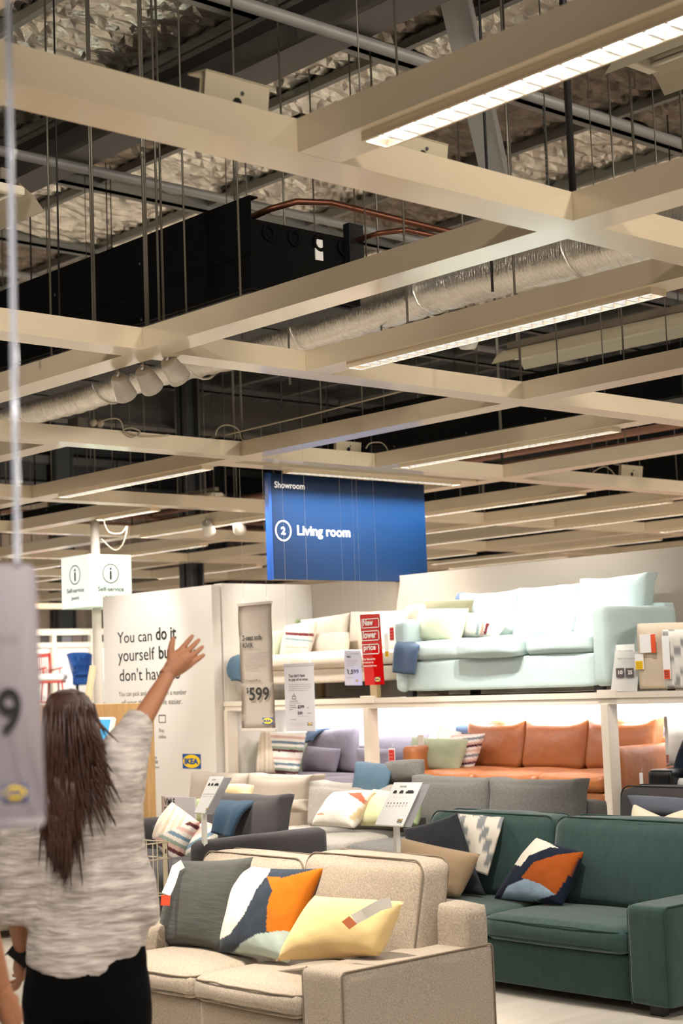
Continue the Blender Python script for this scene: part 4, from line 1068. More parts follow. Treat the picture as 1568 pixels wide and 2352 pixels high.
# ---------------------------------------------------------------- signs
M_SBLUE = mat('gloss_blue_sign', '#002347', .34, spec=.5, metal=.35)
M_BLUEEDGE = mat('blue_sign_edge', '#0a3f86', .35)
M_SIGNW = mat('sign_white_letters', '#e4e0da', .5, emit=(1, .98, .95), estr=.3)
t = thing('hanging_sign', (9.85, 10.70, 2.58), 'large glossy blue hanging sign reading Showroom, 2 Living room', 'sign')
sx0, sx1, sy, sz0, sz1 = 8.93, 10.785, 10.70, 2.575, 3.488
bm = NB(); box(bm, sx0, sx1, sy, sy + .05, sz0, sz1, .004); obj('panel', bm, M_SBLUE, t)
bm = NB(); box(bm, sx0 - .035, sx0 - .002, sy + .0, sy + .055, sz0 - .004, sz1 + .004, .004); obj('side_rail', bm, M_BLUEEDGE, t)
bm = NB(); tube(bm, [(sx0 + .05, sy + .025, sz1), (sx0 + .05, sy + .025, 3.52)], .006, 6); tube(bm, [(sx1 - .05, sy + .025, sz1), (sx1 - .05, sy + .025, 3.52)], .006, 6); obj('hanger', bm, M_ROD, t)


def onp(px, py, y=None, x=None): return at(px, py, y=y, x=x)


def tx(s, px0, py0, px1, py1, m, parent, y=None, x=None, bold=0., lift=.002, hh=None):
    """lettering whose baseline runs from pixel 0 to the right edge px1, top at py1"""
    a = at(px0, py0, y=y, x=x); b = at(px1, py0, y=y, x=x); c = at(px0, py1, y=y, x=x)
    w = (b.x - a.x) if y is not None else (a.y - b.y)
    return text(s, a, XB if y is not None else XA, UPV, abs(w), hh or (c.z - a.z), m, parent, bold, lift=lift)


tx('Showroom', 630, 1120, 699, 1106, M_SIGNW, t, y=sy, bold=.014, hh=.056)
tx('Living room', 683, 1236, 804, 1211, M_SIGNW, t, y=sy, bold=.010, hh=.112)
c = at(650, 1219, y=sy); bm = NB(); disc(bm, c, XB, UPV, .090, .090, 40, r0=.88, lift=.003); obj('number_ring', bm, M_SIGNW, t)
text('2', c + Vector((-.024, 0, -.032)), XB, UPV, .048, .066, M_SIGNW, t, .022, name='numeral')

# hanging price banners on the rail
rl = thing('banner_rail', (7.93, 9.1, 3.66), 'thin cream wire rail from which the banners hang', 'rail')
bm = NB(); tube(bm, [(7.93, 10.9, 3.64), (7.93, 10.3, 3.655), (7.93, 9.1, 3.668), (7.93, 7.8, 3.70)], .006, 6); obj('wire', bm, M_CABLE, rl)
M_BANNER = mat('warm_grey_banner', '#b8afa4', .6); M_BANNW = mat('cool_white_banner', '#b3aeb0', .5); M_NYLON = mat('nylon_thread', '#cfc7ba', .5); M_RED = mat('sale_red', '#c8201c', .45)


def hang(t, x, ys, z0, z1=3.66, m=None):
    for y in ys:
        bm = NB(); tube(bm, [(x, y, z0), (x, y, z1)], .001, 4); obj('thread', bm, m or M_NYLON, t)
        bm = NB(); tube(bm, [(x, y, z0 + .0), (x, y, z0 + .03)], .008, 6); obj('clip', bm, M_PAPER, t)


X = 7.926
t = thing('price_banner', (X, 9.74, 1.34), 'tall cream hanging banner with the price $599', 'banner')
bm = NB(); R = []
for j in range(17):
    z = 1.345 + .955 * j / 16; R.append([Vector((X + .004 * sin(j * .35 + u * 1.5), 9.945 - .40 * u + .004 * sin(j), z)) for u in [k / 6 for k in range(7)]])
grid_faces(bm, R); bmesh.ops.solidify(bm, geom=bm.faces[:], thickness=.002); obj('sheet', bm, M_BANNER, t, True)
for z in (1.335, 2.295):
    bm = NB(); box(bm, X - .008, X + .012, 9.54, 9.95, z, z + .022, .003); obj('rail', bm, M_BANNER, t)
hang(t, X, (9.88, 9.60), 2.315)
XT = X - .014
for s, b in (('2-seat sofa', (557, 1472, 601, 1459)), ('KIVIK', (558, 1489, 582, 1476))): tx(s, *b, M_INK, t, x=XT, bold=.02, hh=.042)
tx('Cover: Tibbleby beige/grey', 559, 1495, 600, 1491, M_INKG, t, x=XT, hh=.014)
for k, s in enumerate(('Enjoy the super comfy KIVIK sofa', 'with deep seat cushions made of', 'pocket springs, high resilience', 'foam and polyester fibres -', 'adding both firm support and', 'relaxing softness.')):
    tx(s, 563, 1505 + k * 7, 563 + (54, 54, 46, 42, 48, 30)[k], 1500 + k * 7, M_INKG, t, x=XT, hh=.017)
tx('Complete Price', 564, 1568, 599, 1561, M_INK, t, x=XT, bold=.01, hh=.024)
tx('$', 566, 1594, 572, 1580, M_INK, t, x=XT, bold=.02, hh=.048)
tx('599', 573, 1610, 619, 1580, M_INK, t, x=XT, bold=.02, hh=.103)
a = at(603, 1663, x=XT); logo(a, XA, UPV, .125, .047, t)

t = thing('finance_sign', (X, 9.25, 1.335), 'smaller white hanging sign, You don\'t have to pay all at once', 'sign')
bm = NB(); box(bm, X - .006, X, 9.08, 9.415, 1.335, 1.82, .002); obj('sheet', bm, M_BANNW, t)
bm = NB(); box(bm, X - .008, X + .004, 9.075, 9.42, 1.812, 1.835, .002); obj('rail', bm, mat('clear_rail', '#a9a5a4', .3), t)
hang(t, X, (9.37, 9.12), 1.83)
XT = X - .0065
tx("You don't have", 663, 1556, 700, 1548, M_INK, t, x=XT, bold=.012, hh=.026)
tx('to pay all at once', 663, 1566, 707, 1558, M_INK, t, x=XT, bold=.012, hh=.026)
for k in range(4): tx('Spend $150 and more and you pay in instalments'[k:34 + k], 663, 1574 + k * 4.5, 663 + (52, 54, 50, 46)[k], 1571 + k * 4.5, M_INKG, t, x=XT, hh=.008)
tx('2-seat sofa KIVIK', 665, 1612, 684, 1609, M_INK, t, x=XT, hh=.009)
tx('Cover: Tibbleby beige/grey', 665, 1616, 690, 1613, M_INKG, t, x=XT, hh=.007)
for k, s in enumerate(('Product or', 'Combination', 'price')): tx(s, 665, 1621 + k * 5, 665 + (14, 17, 7)[k], 1618 + k * 5, M_INK, t, x=XT, hh=.009)
tx('$599', 684, 1628, 699, 1620, M_INK, t, x=XT, bold=.015, hh=.026)
tx('or', 706, 1627, 709, 1624, M_INK, t, x=XT, hh=.009)
tx('$30', 684, 1642, 695, 1633, M_INK, t, x=XT, bold=.015, hh=.026)
tx('/week*', 706, 1639, 715, 1636, M_INK, t, x=XT, hh=.009)
tx('over 5 months (20 weeks)', 684, 1646, 707, 1643, M_INKG, t, x=XT, hh=.007)
tx('Why not ask us', 666, 1654, 681, 1651, M_INK, t, x=XT, hh=.008)
for k in range(3): tx('conditions and fees may apply to this offer', 666, 1661 + k * 2.6, 700, 1660 + k * 2.6, mat('ink_pale', '#a5a1a0', .6), t, x=XT, hh=.004)
logo(at(706, 1666, x=XT), XA, UPV, .055, .022, t)
bm = NB(); p = at(671, 1603, x=XT); box(bm, p.x - .002, p.x, p.y - .04, p.y, p.z - .01, p.z - .006); box(bm, p.x - .002, p.x, p.y - .04, p.y - .037, p.z - .01, p.z + .015); box(bm, p.x - .002, p.x, p.y - .003, p.y, p.z - .01, p.z + .015); box(bm, p.x - .002, p.x, p.y - .04, p.y, p.z + .012, p.z + .015); tube(bm, [p + Vector((0, -.03, .014)), p + Vector((0, -.02, .035)), p + Vector((0, -.01, .014))], .0015, 5)
obj('basket_icon', bm, M_INKG, t)

t = thing('banner_rail', (8.6, 8.6, 3.63), 'short second wire rail holding the red banner, hidden behind the beams', 'rail')
bm = NB(); tube(bm, [(8.605, 7.1, 3.635), (8.605, 10.2, 3.635)], .006, 6); obj('wire', bm, M_CABLE, t)
# red sale banner and its white price panel, hung lower from clear threads
X = 8.6
def yz(px, py): return at(px, py, x=X)
t = thing('sale_banner', (X, 9.15, 1.66), 'red hanging banner reading New lower price', 'banner')
A, B, C, D_ = yz(826, 1412), yz(872, 1409), yz(883, 1572), yz(838, 1574)
bm = NB(); f = quadface(bm, [A, D_, C, B]); bmesh.ops.solidify(bm, geom=bm.faces[:], thickness=.004); obj('sheet', bm, M_RED, t)
XT = X - .006
M_WL = mat('white_print', '#efe9e4', .5)
for (s, y0, y1, w0) in (('New', 1438, 1425, 23), ('lower', 1467, 1453, 30), ('price', 1498, 1484, 28)):
    sx_ = 834 if s == 'New' else 834.5 + (1 if s == 'price' else 0)
    tx(s, sx_, y0, sx_ + w0, y1, M_WL, t, x=XT, bold=.03, hh=.050 if s == 'New' else .055)
    a, b = at(831, y0 + 6, x=XT), at(870, y1 - 6, x=XT)
    bm = NB(); w_ = .007
    ya_, yb_, za_, zb_ = a.y, b.y, a.z, b.z
    for (p0, p1, q0, q1) in ((yb_, ya_, zb_ - w_, zb_), (yb_, ya_, za_, za_ + w_), (ya_ - w_, ya_, za_, zb_), (yb_, yb_ + w_, za_, zb_)): box(bm, XT - .002, XT, p0, p1, q0, q1)
    obj('frame_line', bm, M_WL, t)
for k, s in enumerate(('Our favourite', 'products at', 'reduced prices')): tx(s, 833, 1517 + k * 8, 833 + (29, 25, 32)[k], 1511 + k * 8, M_WL, t, x=XT, bold=.02, hh=.017)
logo(at(861, 1566, x=XT), XA, UPV, .062, .036, t)
for px, top in ((829, 1336), (868, 1336)):
    a = yz(px, 1413); bm = NB(); tube(bm, [a, (a.x, a.y, 3.635)], .0007, 4); obj('thread', bm, M_NYLON, t)
t = thing('price_sign', (X + .01, 9.45, 1.66), 'lilac white hanging price panel reading $1,599, left of the red banner', 'sign')
A, B, C, D_ = at(790, 1494, x=X + .01), at(828, 1494, x=X + .01), at(832, 1574, x=X + .01), at(792, 1574, x=X + .01)
bm = NB(); quadface(bm, [A, D_, C, B]); bmesh.ops.solidify(bm, geom=bm.faces[:], thickness=.003); obj('sheet', bm, mat('lilac_white', '#cac8da', .5), t)
XT = X + .005
tx('3-seat sofa with chaise longue', 795, 1504, 823, 1501, M_INK, t, x=XT, hh=.009); tx('VIMLE', 795, 1511, 806, 1506, M_INK, t, x=XT, bold=.01, hh=.016)
for k in range(4): tx('cover and seat with storage and longue', 795, 1518 + k * 4, 795 + (24, 26, 22, 18)[k], 1515.5 + k * 4, M_INKG, t, x=XT, hh=.007)
tx('$', 796, 1541, 798.5, 1536, M_INK, t, x=XT, hh=.018); tx('1,599', 799, 1550, 824, 1538, M_INK, t, x=XT, bold=.02, hh=.040)
tx('was $1,899 last offer', 795, 1558, 814, 1556, M_INKG, t, x=XT, hh=.007); logo(at(817, 1566, x=XT), XA, UPV, .03, .016, t)
for px in (793, 822):
    a = at(px, 1494, x=X + .01); bm = NB(); tube(bm, [a, (a.x, a.y, 3.635)], .0007, 4); obj('thread', bm, M_NYLON, t)

# clear threads in front of the blue sign belong to the banners; foreground tag with clear strip
t = thing('foreground_price_tag', at(40, 1600, d=2.45), 'large blurred white hanging tag with a 9, close at the left edge', 'tag')
nr = -C_FWD.copy(); nr.z = 0; nr.normalize()
p0 = at(60, 1600, d=2.45); xd = Vector((-nr.y, nr.x, 0)) * -1
xd = UPV.cross(nr)
TL, TR, BR, BL = [on_plane(px, py, p0, nr) for px, py in ((-170, 1295), (82, 1295), (106, 1902), (-150, 1902))]
bm = NB()
def rc(P, r=.018):
    out = []
    for i in range(4):
        a, b, c_ = P[i - 1], P[i], P[(i + 1) % 4]
        u, v = (a - b).normalized() * r, (c_ - b).normalized() * r
        for k in range(6):
            q = k / 5; out.append(b + u * (1 - q) ** 2 + v * q * q)
    return out
vs = rc([TL, BL, BR, TR]); bm.faces.new([bm.verts.new(p) for p in vs]); bmesh.ops.solidify(bm, geom=bm.faces[:], thickness=.004)
bmesh.ops.recalc_face_normals(bm, faces=bm.faces[:])
obj('sheet', bm, mat('lilac_tag', '#bdb4b8', .5), t)
a = on_plane(-6, 1690, p0 + nr * .004, nr); text('9', a, xd, UPV, .037, .071, M_INK, t, .02, name='numeral', lift=.002)
a = on_plane(8, 1838, p0 + nr * .004, nr); logo(a, xd, UPV, .036, .022, t)
for dz_, s in ((1478, 'in stock in the self serve area'), (1466, 'see tag for where to collect')):
    a = on_plane(-80, dz_, p0 + nr * .004, nr); text(s, a, xd, UPV, .08, .004, M_INKG, t)
a = on_plane(40, 1295, p0 + nr * .006, nr); b = Vector((a.x, a.y, 3.6))
bm = NB(); obox(bm, (a + b) / 2, xd, nr, UPV, .0095, .003, (b - a).length); obj('clear_strip', bm, mat('clear_acrylic', '#d9dde6', .12, trans=.55), t)

# ---------------------------------------------------------------- info cube, pole, partition, desk
M_CUBE = mat('lit_sign_mint', '#bccfc0', .5, emit=(.74, 1, .82), estr=.12)
M_CUBEL = mat('lit_sign_white', '#eef4ee', .5, emit=(.95, 1, .96), estr=.45)
t = thing('round_pole', (9.85, 14.80, 0), 'round white pole running from floor to grid through the cube sign', 'pole')
bm = NB(); tube(bm, [(9.85, 14.80, 0), (9.85, 14.80, 3.5)], .05, 24); obj('shaft', bm, mat('pole_white', '#ddd5cb', .5), t)
bm = NB(); lathe(bm, (9.85, 14.80, 0), (0, 0, 1), [(0, 0), (.15, 0), (.15, .01), (.08, .015)], 24); obj('base_plate', bm, M_WHITE, t)
cx0, cx1, cy0, cy1, cz0, cz1 = 9.60, 10.14, 14.55, 15.09, 2.565, 3.125
t = thing('cube_sign', (9.87, 14.82, cz0), 'pale mint lit cube sign with i symbols reading Self-service point', 'sign')
bm = NB(); box(bm, cx0 + .004, cx1, cy0, cy1, cz0, cz1, .003); obj('body', bm, M_CUBE, t)
bm = NB(); box(bm, cx0, cx0 + .003, cy0 + .002, cy1 - .002, cz0 + .002, cz1 - .002); obj('side_panel', bm, M_CUBEL, t)['label'] = 'brighter white side panel'
for (xd_, org, kw) in ((XB, Vector((cx0, cy0, cz0)), 'y'), (XA, Vector((cx0 - .001, cy1, cz0)), 'x')):
    c = org + xd_ * .27 + UPV * .355
    bm = NB(); disc(bm, c, xd_, UPV, .105, .105, 40, r0=.90, lift=.003); obj('symbol_ring', bm, M_INK, t)
    text('i', c + xd_ * -.016 - UPV * .065, xd_, UPV, .032, .13, M_INK, t, .02, name='symbol')
    text('Self-service', org + xd_ * .105 + UPV * .165, xd_, UPV, .33, .05, M_INK, t, .015)
    text('point', org + xd_ * .195 + UPV * .075, xd_, UPV, .15, .055, M_INK, t, .015)
PX = 9.205
t = thing('printed_partition', (PX + .05, 12.9, 0), 'white partition printed with You can do it yourself but you don\'t have to', 'partition')
bm = NB(); box(bm, PX, PX + .10, 11.94, 13.72, 0, 2.615, .003); obj('board', bm, M_PANEL, t)
bm = NB(); box(bm, PX - .012, PX - .001, 11.94, 13.72, .0, .44, .002); obj('plinth', bm, M_WHITE, t)
M_TXT = mat('printed_black', '#1c2226', .35)
XT = PX - .001
tx('You can', 270, 1478, 349, 1452, M_TXT, t, x=XT, hh=.108); tx('do it', 358, 1471, 405, 1442, M_TXT, t, x=XT, bold=.02, hh=.125)
tx('yourself', 272, 1529, 356, 1492, M_TXT, t, x=XT, hh=.160); tx('but', 365, 1514, 399, 1488, M_TXT, t, x=XT, bold=.02, hh=.125); tx('you', 405, 1524, 449, 1494, M_TXT, t, x=XT, bold=.01, hh=.125)
tx("don't have", 275, 1565, 383, 1540, M_TXT, t, x=XT, hh=.122); tx('to', 393, 1560, 414, 1536, M_TXT, t, x=XT, bold=.01, hh=.105)
tx('You can pick and choose from a number', 273, 1603, 429, 1592, M_INKG, t, x=XT, hh=.062)
tx('of ways that make life easier.', 280, 1624, 419, 1612, M_INKG, t, x=XT, hh=.070)
tx('Shop', 365, 1684, 377, 1677, M_INKG, t, x=XT, hh=.045); tx('online', 365, 1696, 381, 1689, M_INKG, t, x=XT, hh=.036)
tx('QR code'[3:], 345, 1743, 360, 1737, M_INKG, t, x=XT, hh=.03); tx('services', 345, 1753, 363, 1747, M_INK, t, x=XT, hh=.034); tx('see our services', 345, 1764, 366, 1760, M_INKG, t, x=XT, hh=.02)
a, b = at(365, 1660, x=XT), at(380, 1642, x=XT); bm = NB()
for (p0_, p1_, q0, q1) in ((b.y, a.y, b.z - .006, b.z), (b.y, a.y, a.z, a.z + .006), (a.y - .006, a.y, a.z, b.z), (b.y, b.y + .006, a.z, b.z)): box(bm, XT - .002, XT, p0_, p1_, q0, q1)
obj('icon', bm, M_TXT, t)
a, b = at(420, 1765, x=XT), at(461, 1738, x=XT); logo(a, XA, UPV, a.y - b.y, .135, t)

M_OAK = mat('oak_veneer', '#b8905c', .5, mottle=.18, mscale=9, stretch=(6, 6, .6), bump=.05, bscale=60)
t = thing('service_desk', (7.1, 10.5, 0), 'oak veneer self service desk panel behind the pointing visitor', 'desk')
bm = NB(); box(bm, 7.02, 7.09, 10.30, 11.9, 0, 1.585, .003); obj('front_panel', bm, M_OAK, t)
bm = NB(); box(bm, 7.02, 7.09, 9.93, 10.295, 0, 1.585, .003); obj('front_panel', bm, M_OAK, t)
t = thing('kiosk_screen', at(235, 1690, x=6.85), 'white framed kiosk screen showing a blue room picture', 'screen')
up_ = Vector((.25, 0, 1)).normalized(); c = at(230, 1688, x=6.8)
nrm_ = XA.cross(up_)
bm = NB(); obox(bm, c, XA, up_, nrm_, .30, .26, .04, .008); obj('frame', bm, M_WHITE, t)
p0 = c - XA * .13 - up_ * .11 + nrm_ * .021
bm = NB(); quadface(bm, [p0, p0 + XA * .26, p0 + XA * .26 + up_ * .22, p0 + up_ * .22]); obj('display', bm, mat('screen_blue', '#3c8dba', .3, emit='#3c8dba', estr=.7), t)
bm = NB(); p1 = p0 + nrm_ * .001
quadface(bm, [p1, p1 + XA * .12, p1 + XA * .10 + up_ * .07, p1 + up_ * .08]); quadface(bm, [p1 + XA * .14, p1 + XA * .26, p1 + XA * .26 + up_ * .06, p1 + XA * .15 + up_ * .075]); obj('display_picture', bm, mat('screen_pale', '#9cc6dc', .3, emit='#9cc6dc', estr=.7), t)
bm = NB()
for k in range(5): tube(bm, [p1 + XA * (.16 + k * .008) + up_ * .07, p1 + XA * (.145 + k * .016) + up_ * .14], .0015, 4)
obj('display_picture', bm, mat('screen_dark', '#1f5068', .3, emit='#1f5068', estr=.6), t)
bm = NB(); obox(bm, c - up_ * .25 - nrm_ * .0, XA, XB, UPV, .05, .05, .5); obox(bm, (c.x + .15, c.y, c.z - .5), XA, XB, UPV, .06, .22, .06); obj('arm', bm, M_WHITE, t)

# sloped information stands
def info_stand(corners, d, label, pole_px, pz=0, items=3):
    A, B, C, D_ = [at(px, py, d=d + dd) for px, py, dd in corners]
    t = thing('information_stand', (A + C) / 2, label, 'sign stand'); t.location.z = pz
    xd = (B - A).normalized(); up = (A - D_).normalized(); n = xd.cross(up).normalized()
    if n.dot(C_FWD) > 0: n = -n
    bm = NB(); f = quadface(bm, [A, D_, C, B]); bmesh.ops.recalc_face_normals(bm, faces=bm.faces[:]); 
    r = bmesh.ops.extrude_face_region(bm, geom=[f]); vs_ = [v for v in r['geom'] if isinstance(v, bmesh.types.BMVert)]
    for v in vs_: v.co -= n * .02
    bmesh.ops.recalc_face_normals(bm, faces=bm.faces[:]); obj('sloping_panel', bm, M_PAPER, t)
    bm = NB(); off = xd * .045 - n * .05 + UPV * .01
    quadface(bm, [A + off, D_ + off, C + off, B + off]); bmesh.ops.solidify(bm, geom=bm.faces[:], thickness=.006); obj('rear_panel', bm, mat('grey_acrylic', '#b7b5b8', .3), t)
    W_, H_ = (B - A).length, (A - D_).length
    q = lambda u, v: D_ + xd * W_ * u + up * H_ * v + n * .001
    text('KIVIK', q(.28, .88), xd, up, W_ * .24, H_ * .035, M_INK, t, .01)
    for k, w_ in enumerate((.2, .22, .45)):
        bm = NB(); p = q(.12 + k * .22, .76); obox(bm, p + xd * W_ * w_ / 3, xd, up, n, W_ * w_ * .62, H_ * .045, .001); obox(bm, p + xd * W_ * w_ / 3 + up * H_ * .03, xd, up, n, W_ * w_ * .45, H_ * .03, .001); obj('sofa_icon', bm, M_INK, t)
    for row, v in enumerate((.64, .5, .43)):
        bm = NB()
        for k in range(7): disc(bm, q(.12 + k * .11, v), xd, up, W_ * (.018 if row else .008), H_ * .014 * (1 if row == 1 else .7), 8, lift=.001)
        obj('swatch_dots', bm, M_INK if row == 1 else M_INKG, t)
    logo(q(.72, .05), xd, up, W_ * .18, H_ * .07, t)
    pa = at(pole_px[0], pole_px[1], d=d + .02); bm = NB(); obox(bm, (pa.x, pa.y, (pa.z + pz) / 2), XA, XB, UPV, .022, .028, pa.z - pz); obj('post', bm, M_WHITE, t)
    bm = NB(); box(bm, pa.x - .12, pa.x + .12, pa.y - .1, pa.y + .1, pz, pz + .01, .002); obj('foot_plate', bm, M_WHITE, t)
    return t


info_stand(((905, 1797, 0), (970, 1797, 0), (925, 1897, -.12), (861, 1893, -.12)), 8.7, 'sloping white information stand in front of the pale lime pillow', (910, 1895))
info_stand(((482, 1783, 0), (515, 1783, 0), (470, 1868, -.12), (446, 1866, -.12)), 9.9, 'sloping white information stand left of the navy throw', (468, 1866), .0)
t = thing('name_card', at(410, 1880, x=7.2), 'grey white card with the words Vimle sofa behind the striped pillow', 'sign')
t['label'] = 'grey white upright sofa name card behind the standing striped pillow'; t.location.z = .13
a, b = at(373, 1930, x=7.2), at(447, 1832, x=7.2); bm = NB(); box(bm, 7.2, 7.21, b.y, a.y, .55, b.z); obj('card', bm, M_BANNW, t)
bm = NB(); box(bm, 7.19, 7.23, (a.y + b.y) / 2 - .02, (a.y + b.y) / 2 + .02, .13, .56); obj('stem', bm, M_WHITE, t)
tx('VIMLE', 378, 1850, 402, 1841, M_INK, t, x=7.199, bold=.01, hh=.055); tx('sofa', 378, 1864, 392, 1855, M_INK, t, x=7.199, bold=.01, hh=.055)
for k in range(3): tx('see the cover range', 378, 1872 + k * 5, 400, 1869 + k * 5, M_INKG, t, x=7.199, hh=.014)

# tags
def tag_card(px, py, x, w, hgt, label, m=None, red=None, redm=None, yaw=0, cat='tag', lines=2):
    c = at(px, py, x=x); t = thing('price_tag', c, label, cat)
    bm = NB(); box(bm, c.x - .003, c.x, c.y - w / 2, c.y + w / 2, c.z - hgt / 2, c.z + hgt / 2, .001); obj('card', bm, m or M_PAPER, t)
    if red:
        bm = NB(); box(bm, c.x - .005, c.x - .0031, c.y - w * .42, c.y + w * .42, c.z + hgt * red[0], c.z + hgt * red[1]); obj('colour_block', bm, redm or M_RED, t)
        for k in range(3): text('lower', Vector((c.x - .0052, c.y + w * .3, c.z + hgt * (red[0] + (red[1] - red[0]) * (.2 + .25 * k)))), XA, UPV, w * .6, hgt * .05, M_WL if redm is None else M_INK, t)
    bm = NB(); tube(bm, [c + UPV * hgt / 2, c + UPV * (hgt / 2 + .03) + Vector((.02, 0, 0))], .0015, 4); obj('string', bm, M_NYLON, t)
    return t


M_ORANGE = mat('tag_orange', '#e0512a', .5); M_YELT = mat('tag_yellow', '#e8b800', .5)
tag_card(900, 1456, 9.33, .055, .125, 'small red new lower price tag on the left arm of the pale blue sofa', red=(-.4, .4))
tag_card(888, 1482, 9.36, .05, .2, 'tall white tag with a yellow foot by the pale blue sofa', red=(-.48, -.25), redm=M_YELT)
tag_card(900, 1738, 9.42, .075, .14, 'small red new lower price tag on the left arm of the leather sofa', red=(-.4, .4))
tag_card(519, 1580, 9.36, .06, .24, 'white tag with a yellow foot at the left end of the upper deck', red=(-.48, -.25), redm=M_YELT)
tag_card(967, 1709, 9.60, .07, .15, 'white paper tag with a pink foot on the sage velvet pillow', red=(-.45, -.2), redm=mat('tag_pink', '#d58f86', .5))
tag_card(1531, 1700, 9.66, .03, .34, 'long white strip tag at the right edge', red=(-.5, -.3), redm=mat('tag_pink', '#d58f86', .5))
tag_card(1468, 1520, 9.34, .075, .11, 'white tag with a yellow block on the display stool', red=(-.48, .05), redm=M_YELT)
tag_card(1485, 1478, 9.33, .12, .13, 'wide white tag with an orange edge on the cream throw', red=None)
tag_card(1500, 1478, 9.325, .04, .13, 'orange strip tag on the cream throw', m=M_ORANGE)
tag_card(1530, 1510, 9.28, .06, .30, 'long white tag with a red foot on the patterned throw', red=(-.5, -.28), redm=M_ORANGE)
tag_card(1473, 1795, 9.27, .03, .12, 'small white tag at the side of the black leather arm')
# guarantee leaflets
t = thing('leaflet', at(1435, 1585, x=9.40), 'white leaflet with two dark guarantee badges, 10 and 25', 'leaflet')
A, B, C, D_ = at(1412, 1495, x=9.42), at(1468, 1496, x=9.42), at(1463, 1588, x=9.34), at(1402, 1588, x=9.34)
bm = NB(); quadface(bm, [A, D_, C, B]); bmesh.ops.solidify(bm, geom=bm.faces[:], thickness=.004); obj('sheet', bm, M_PAPER, t)
tx('Sofas and armchairs', 1418, 1515, 1462, 1512, M_INKG, t, x=9.385, hh=.012)
for px, s in ((1416, '10'), (1438, '25')):
    a, b = at(px, 1556, x=9.36), at(px + 17, 1534, x=9.36); bm = NB(); box(bm, 9.352, 9.36, b.y, a.y, a.z, b.z, .003); obj('badge', bm, mat('badge_grey', '#5a4f50', .5), t)
    tx(s, px + 4, 1549, px + 14, 1540, M_WL, t, x=9.351, bold=.03, hh=.028)
t = thing('leaflet', at(1430, 1485, x=9.46), 'white leaflet behind the badge leaflet', 'leaflet')
a, b = at(1414, 1582, x=9.46), at(1456, 1479, x=9.46); bm = NB(); box(bm, 9.46, 9.465, b.y, a.y, 1.545, b.z); obj('sheet', bm, M_PAPER, t); tx('Sofas and armchairs', 1420, 1497, 1454, 1494, M_INKG, t, x=9.459, hh=.012)

# care strips on the front sofa pillows
def strip_tag(pts, w, parent_label, tail, x, block=None):
    P = [at(px, py, x=xx) for px, py, xx in pts]; t = thing('care_tag', P[-1], parent_label, 'tag')
    def ribbon(P, w, m, name):
        bm = NB(); R = []
        for i, p in enumerate(P):
            d = (P[min(i + 1, len(P) - 1)] - P[max(i - 1, 0)]).normalized(); s = d.cross(C_FWD).normalized() * w / 2
            R.append([p - s, p + s])
        grid_faces(bm, R); bmesh.ops.solidify(bm, geom=bm.faces[:], thickness=.002); obj(name, bm, m, t)
    ribbon(P, w, M_PAPER, 'paper_strip')
    Q = [at(px, py, x=xx) for px, py, xx in tail]; ribbon(Q, w, M_ORANGE if block is None else block, 'colour_block')


strip_tag([(420, 1984, 4.84), (404, 1994, 4.80), (392, 2030, 4.74), (381, 2054, 4.70)], .044, 'long white care tag with an orange end on the dark grey pillow', [(381, 2056, 4.70), (379, 2080, 4.69)], 0)
strip_tag([(898, 2072, 4.66), (870, 2080, 4.62), (835, 2100, 4.58), (812, 2112, 4.57)], .045, 'white paper tag with an orange end across the yellow pillow', [(811, 2113, 4.57), (793, 2126, 4.57)], 0, mat('tag_peach', '#d99a74', .5))

# ---------------------------------------------------------------- wire bin behind the front sofa
M_WIRE = mat('cream_wire', '#cbbda0', .4)
t = thing('wire_bin', (5.25, 7.87, 0), 'cream wire storage bin with slotted uprights behind the left of the front sofa', 'bin')
bx0, bx1, by0, by1, bh = 4.98, 5.50, 7.60, 8.12, .84
for x, y in ((bx0, by0), (bx1, by0), (bx0, by1), (bx1, by1)):
    bm = NB(); sx_ = 1 if x == bx0 else -1; sy_ = 1 if y == by0 else -1
    box(bm, min(x, x + sx_ * .035), max(x, x + sx_ * .035), min(y, y + sy_ * .004), max(y, y + sy_ * .004), 0, bh); box(bm, min(x, x + sx_ * .004), max(x, x + sx_ * .004), min(y, y + sy_ * .035), max(y, y + sy_ * .035), 0, bh); u = obj('upright', bm, M_WIRE, t)
    bm = NB()
    for z in (bh - .06, bh - .36, bh - .66): box(bm, min(x + sx_ * .014, x + sx_ * .020), max(x + sx_ * .014, x + sx_ * .020), y - sy_ * .002 - .0005, y - sy_ * .002 + .0005, z - .012, z + .012)
    obj('slot', bm, M_INK, u)
for z in (bh - .01, bh - .10, bh - .30, bh - .46, bh - .62):
    bm = NB(); tube(bm, [(bx0, by0, z), (bx1, by0, z), (bx1, by1, z), (bx0, by1, z), (bx0, by0, z)], .004, 6); obj('hoop', bm, M_WIRE, t)
for k in range(1, 5):
    f = k / 5
    for p in ((bx0 + (bx1 - bx0) * f, by0), (bx0 + (bx1 - bx0) * f, by1), (bx0, by0 + (by1 - by0) * f), (bx1, by0 + (by1 - by0) * f)):
        bm = NB(); tube(bm, [(p[0], p[1], .1), (p[0], p[1], bh - .01)], .0035, 6); obj('wire', bm, M_WIRE, t)
bm = NB(); box(bm, bx0 + .01, bx1 - .01, by0 + .01, by1 - .01, .10, .12); obj('floor_plate', bm, M_WIRE, t)
bm = NB(); soft_box(bm, bx0 + .05, bx1 - .05, by0 + .05, by1 - .05, .125, .42, .05, n=8, wr=.01); one('folded_blanket', bm, T_NAVY, 'navy folded blanket lying in the wire bin', 'blanket', smooth=True)
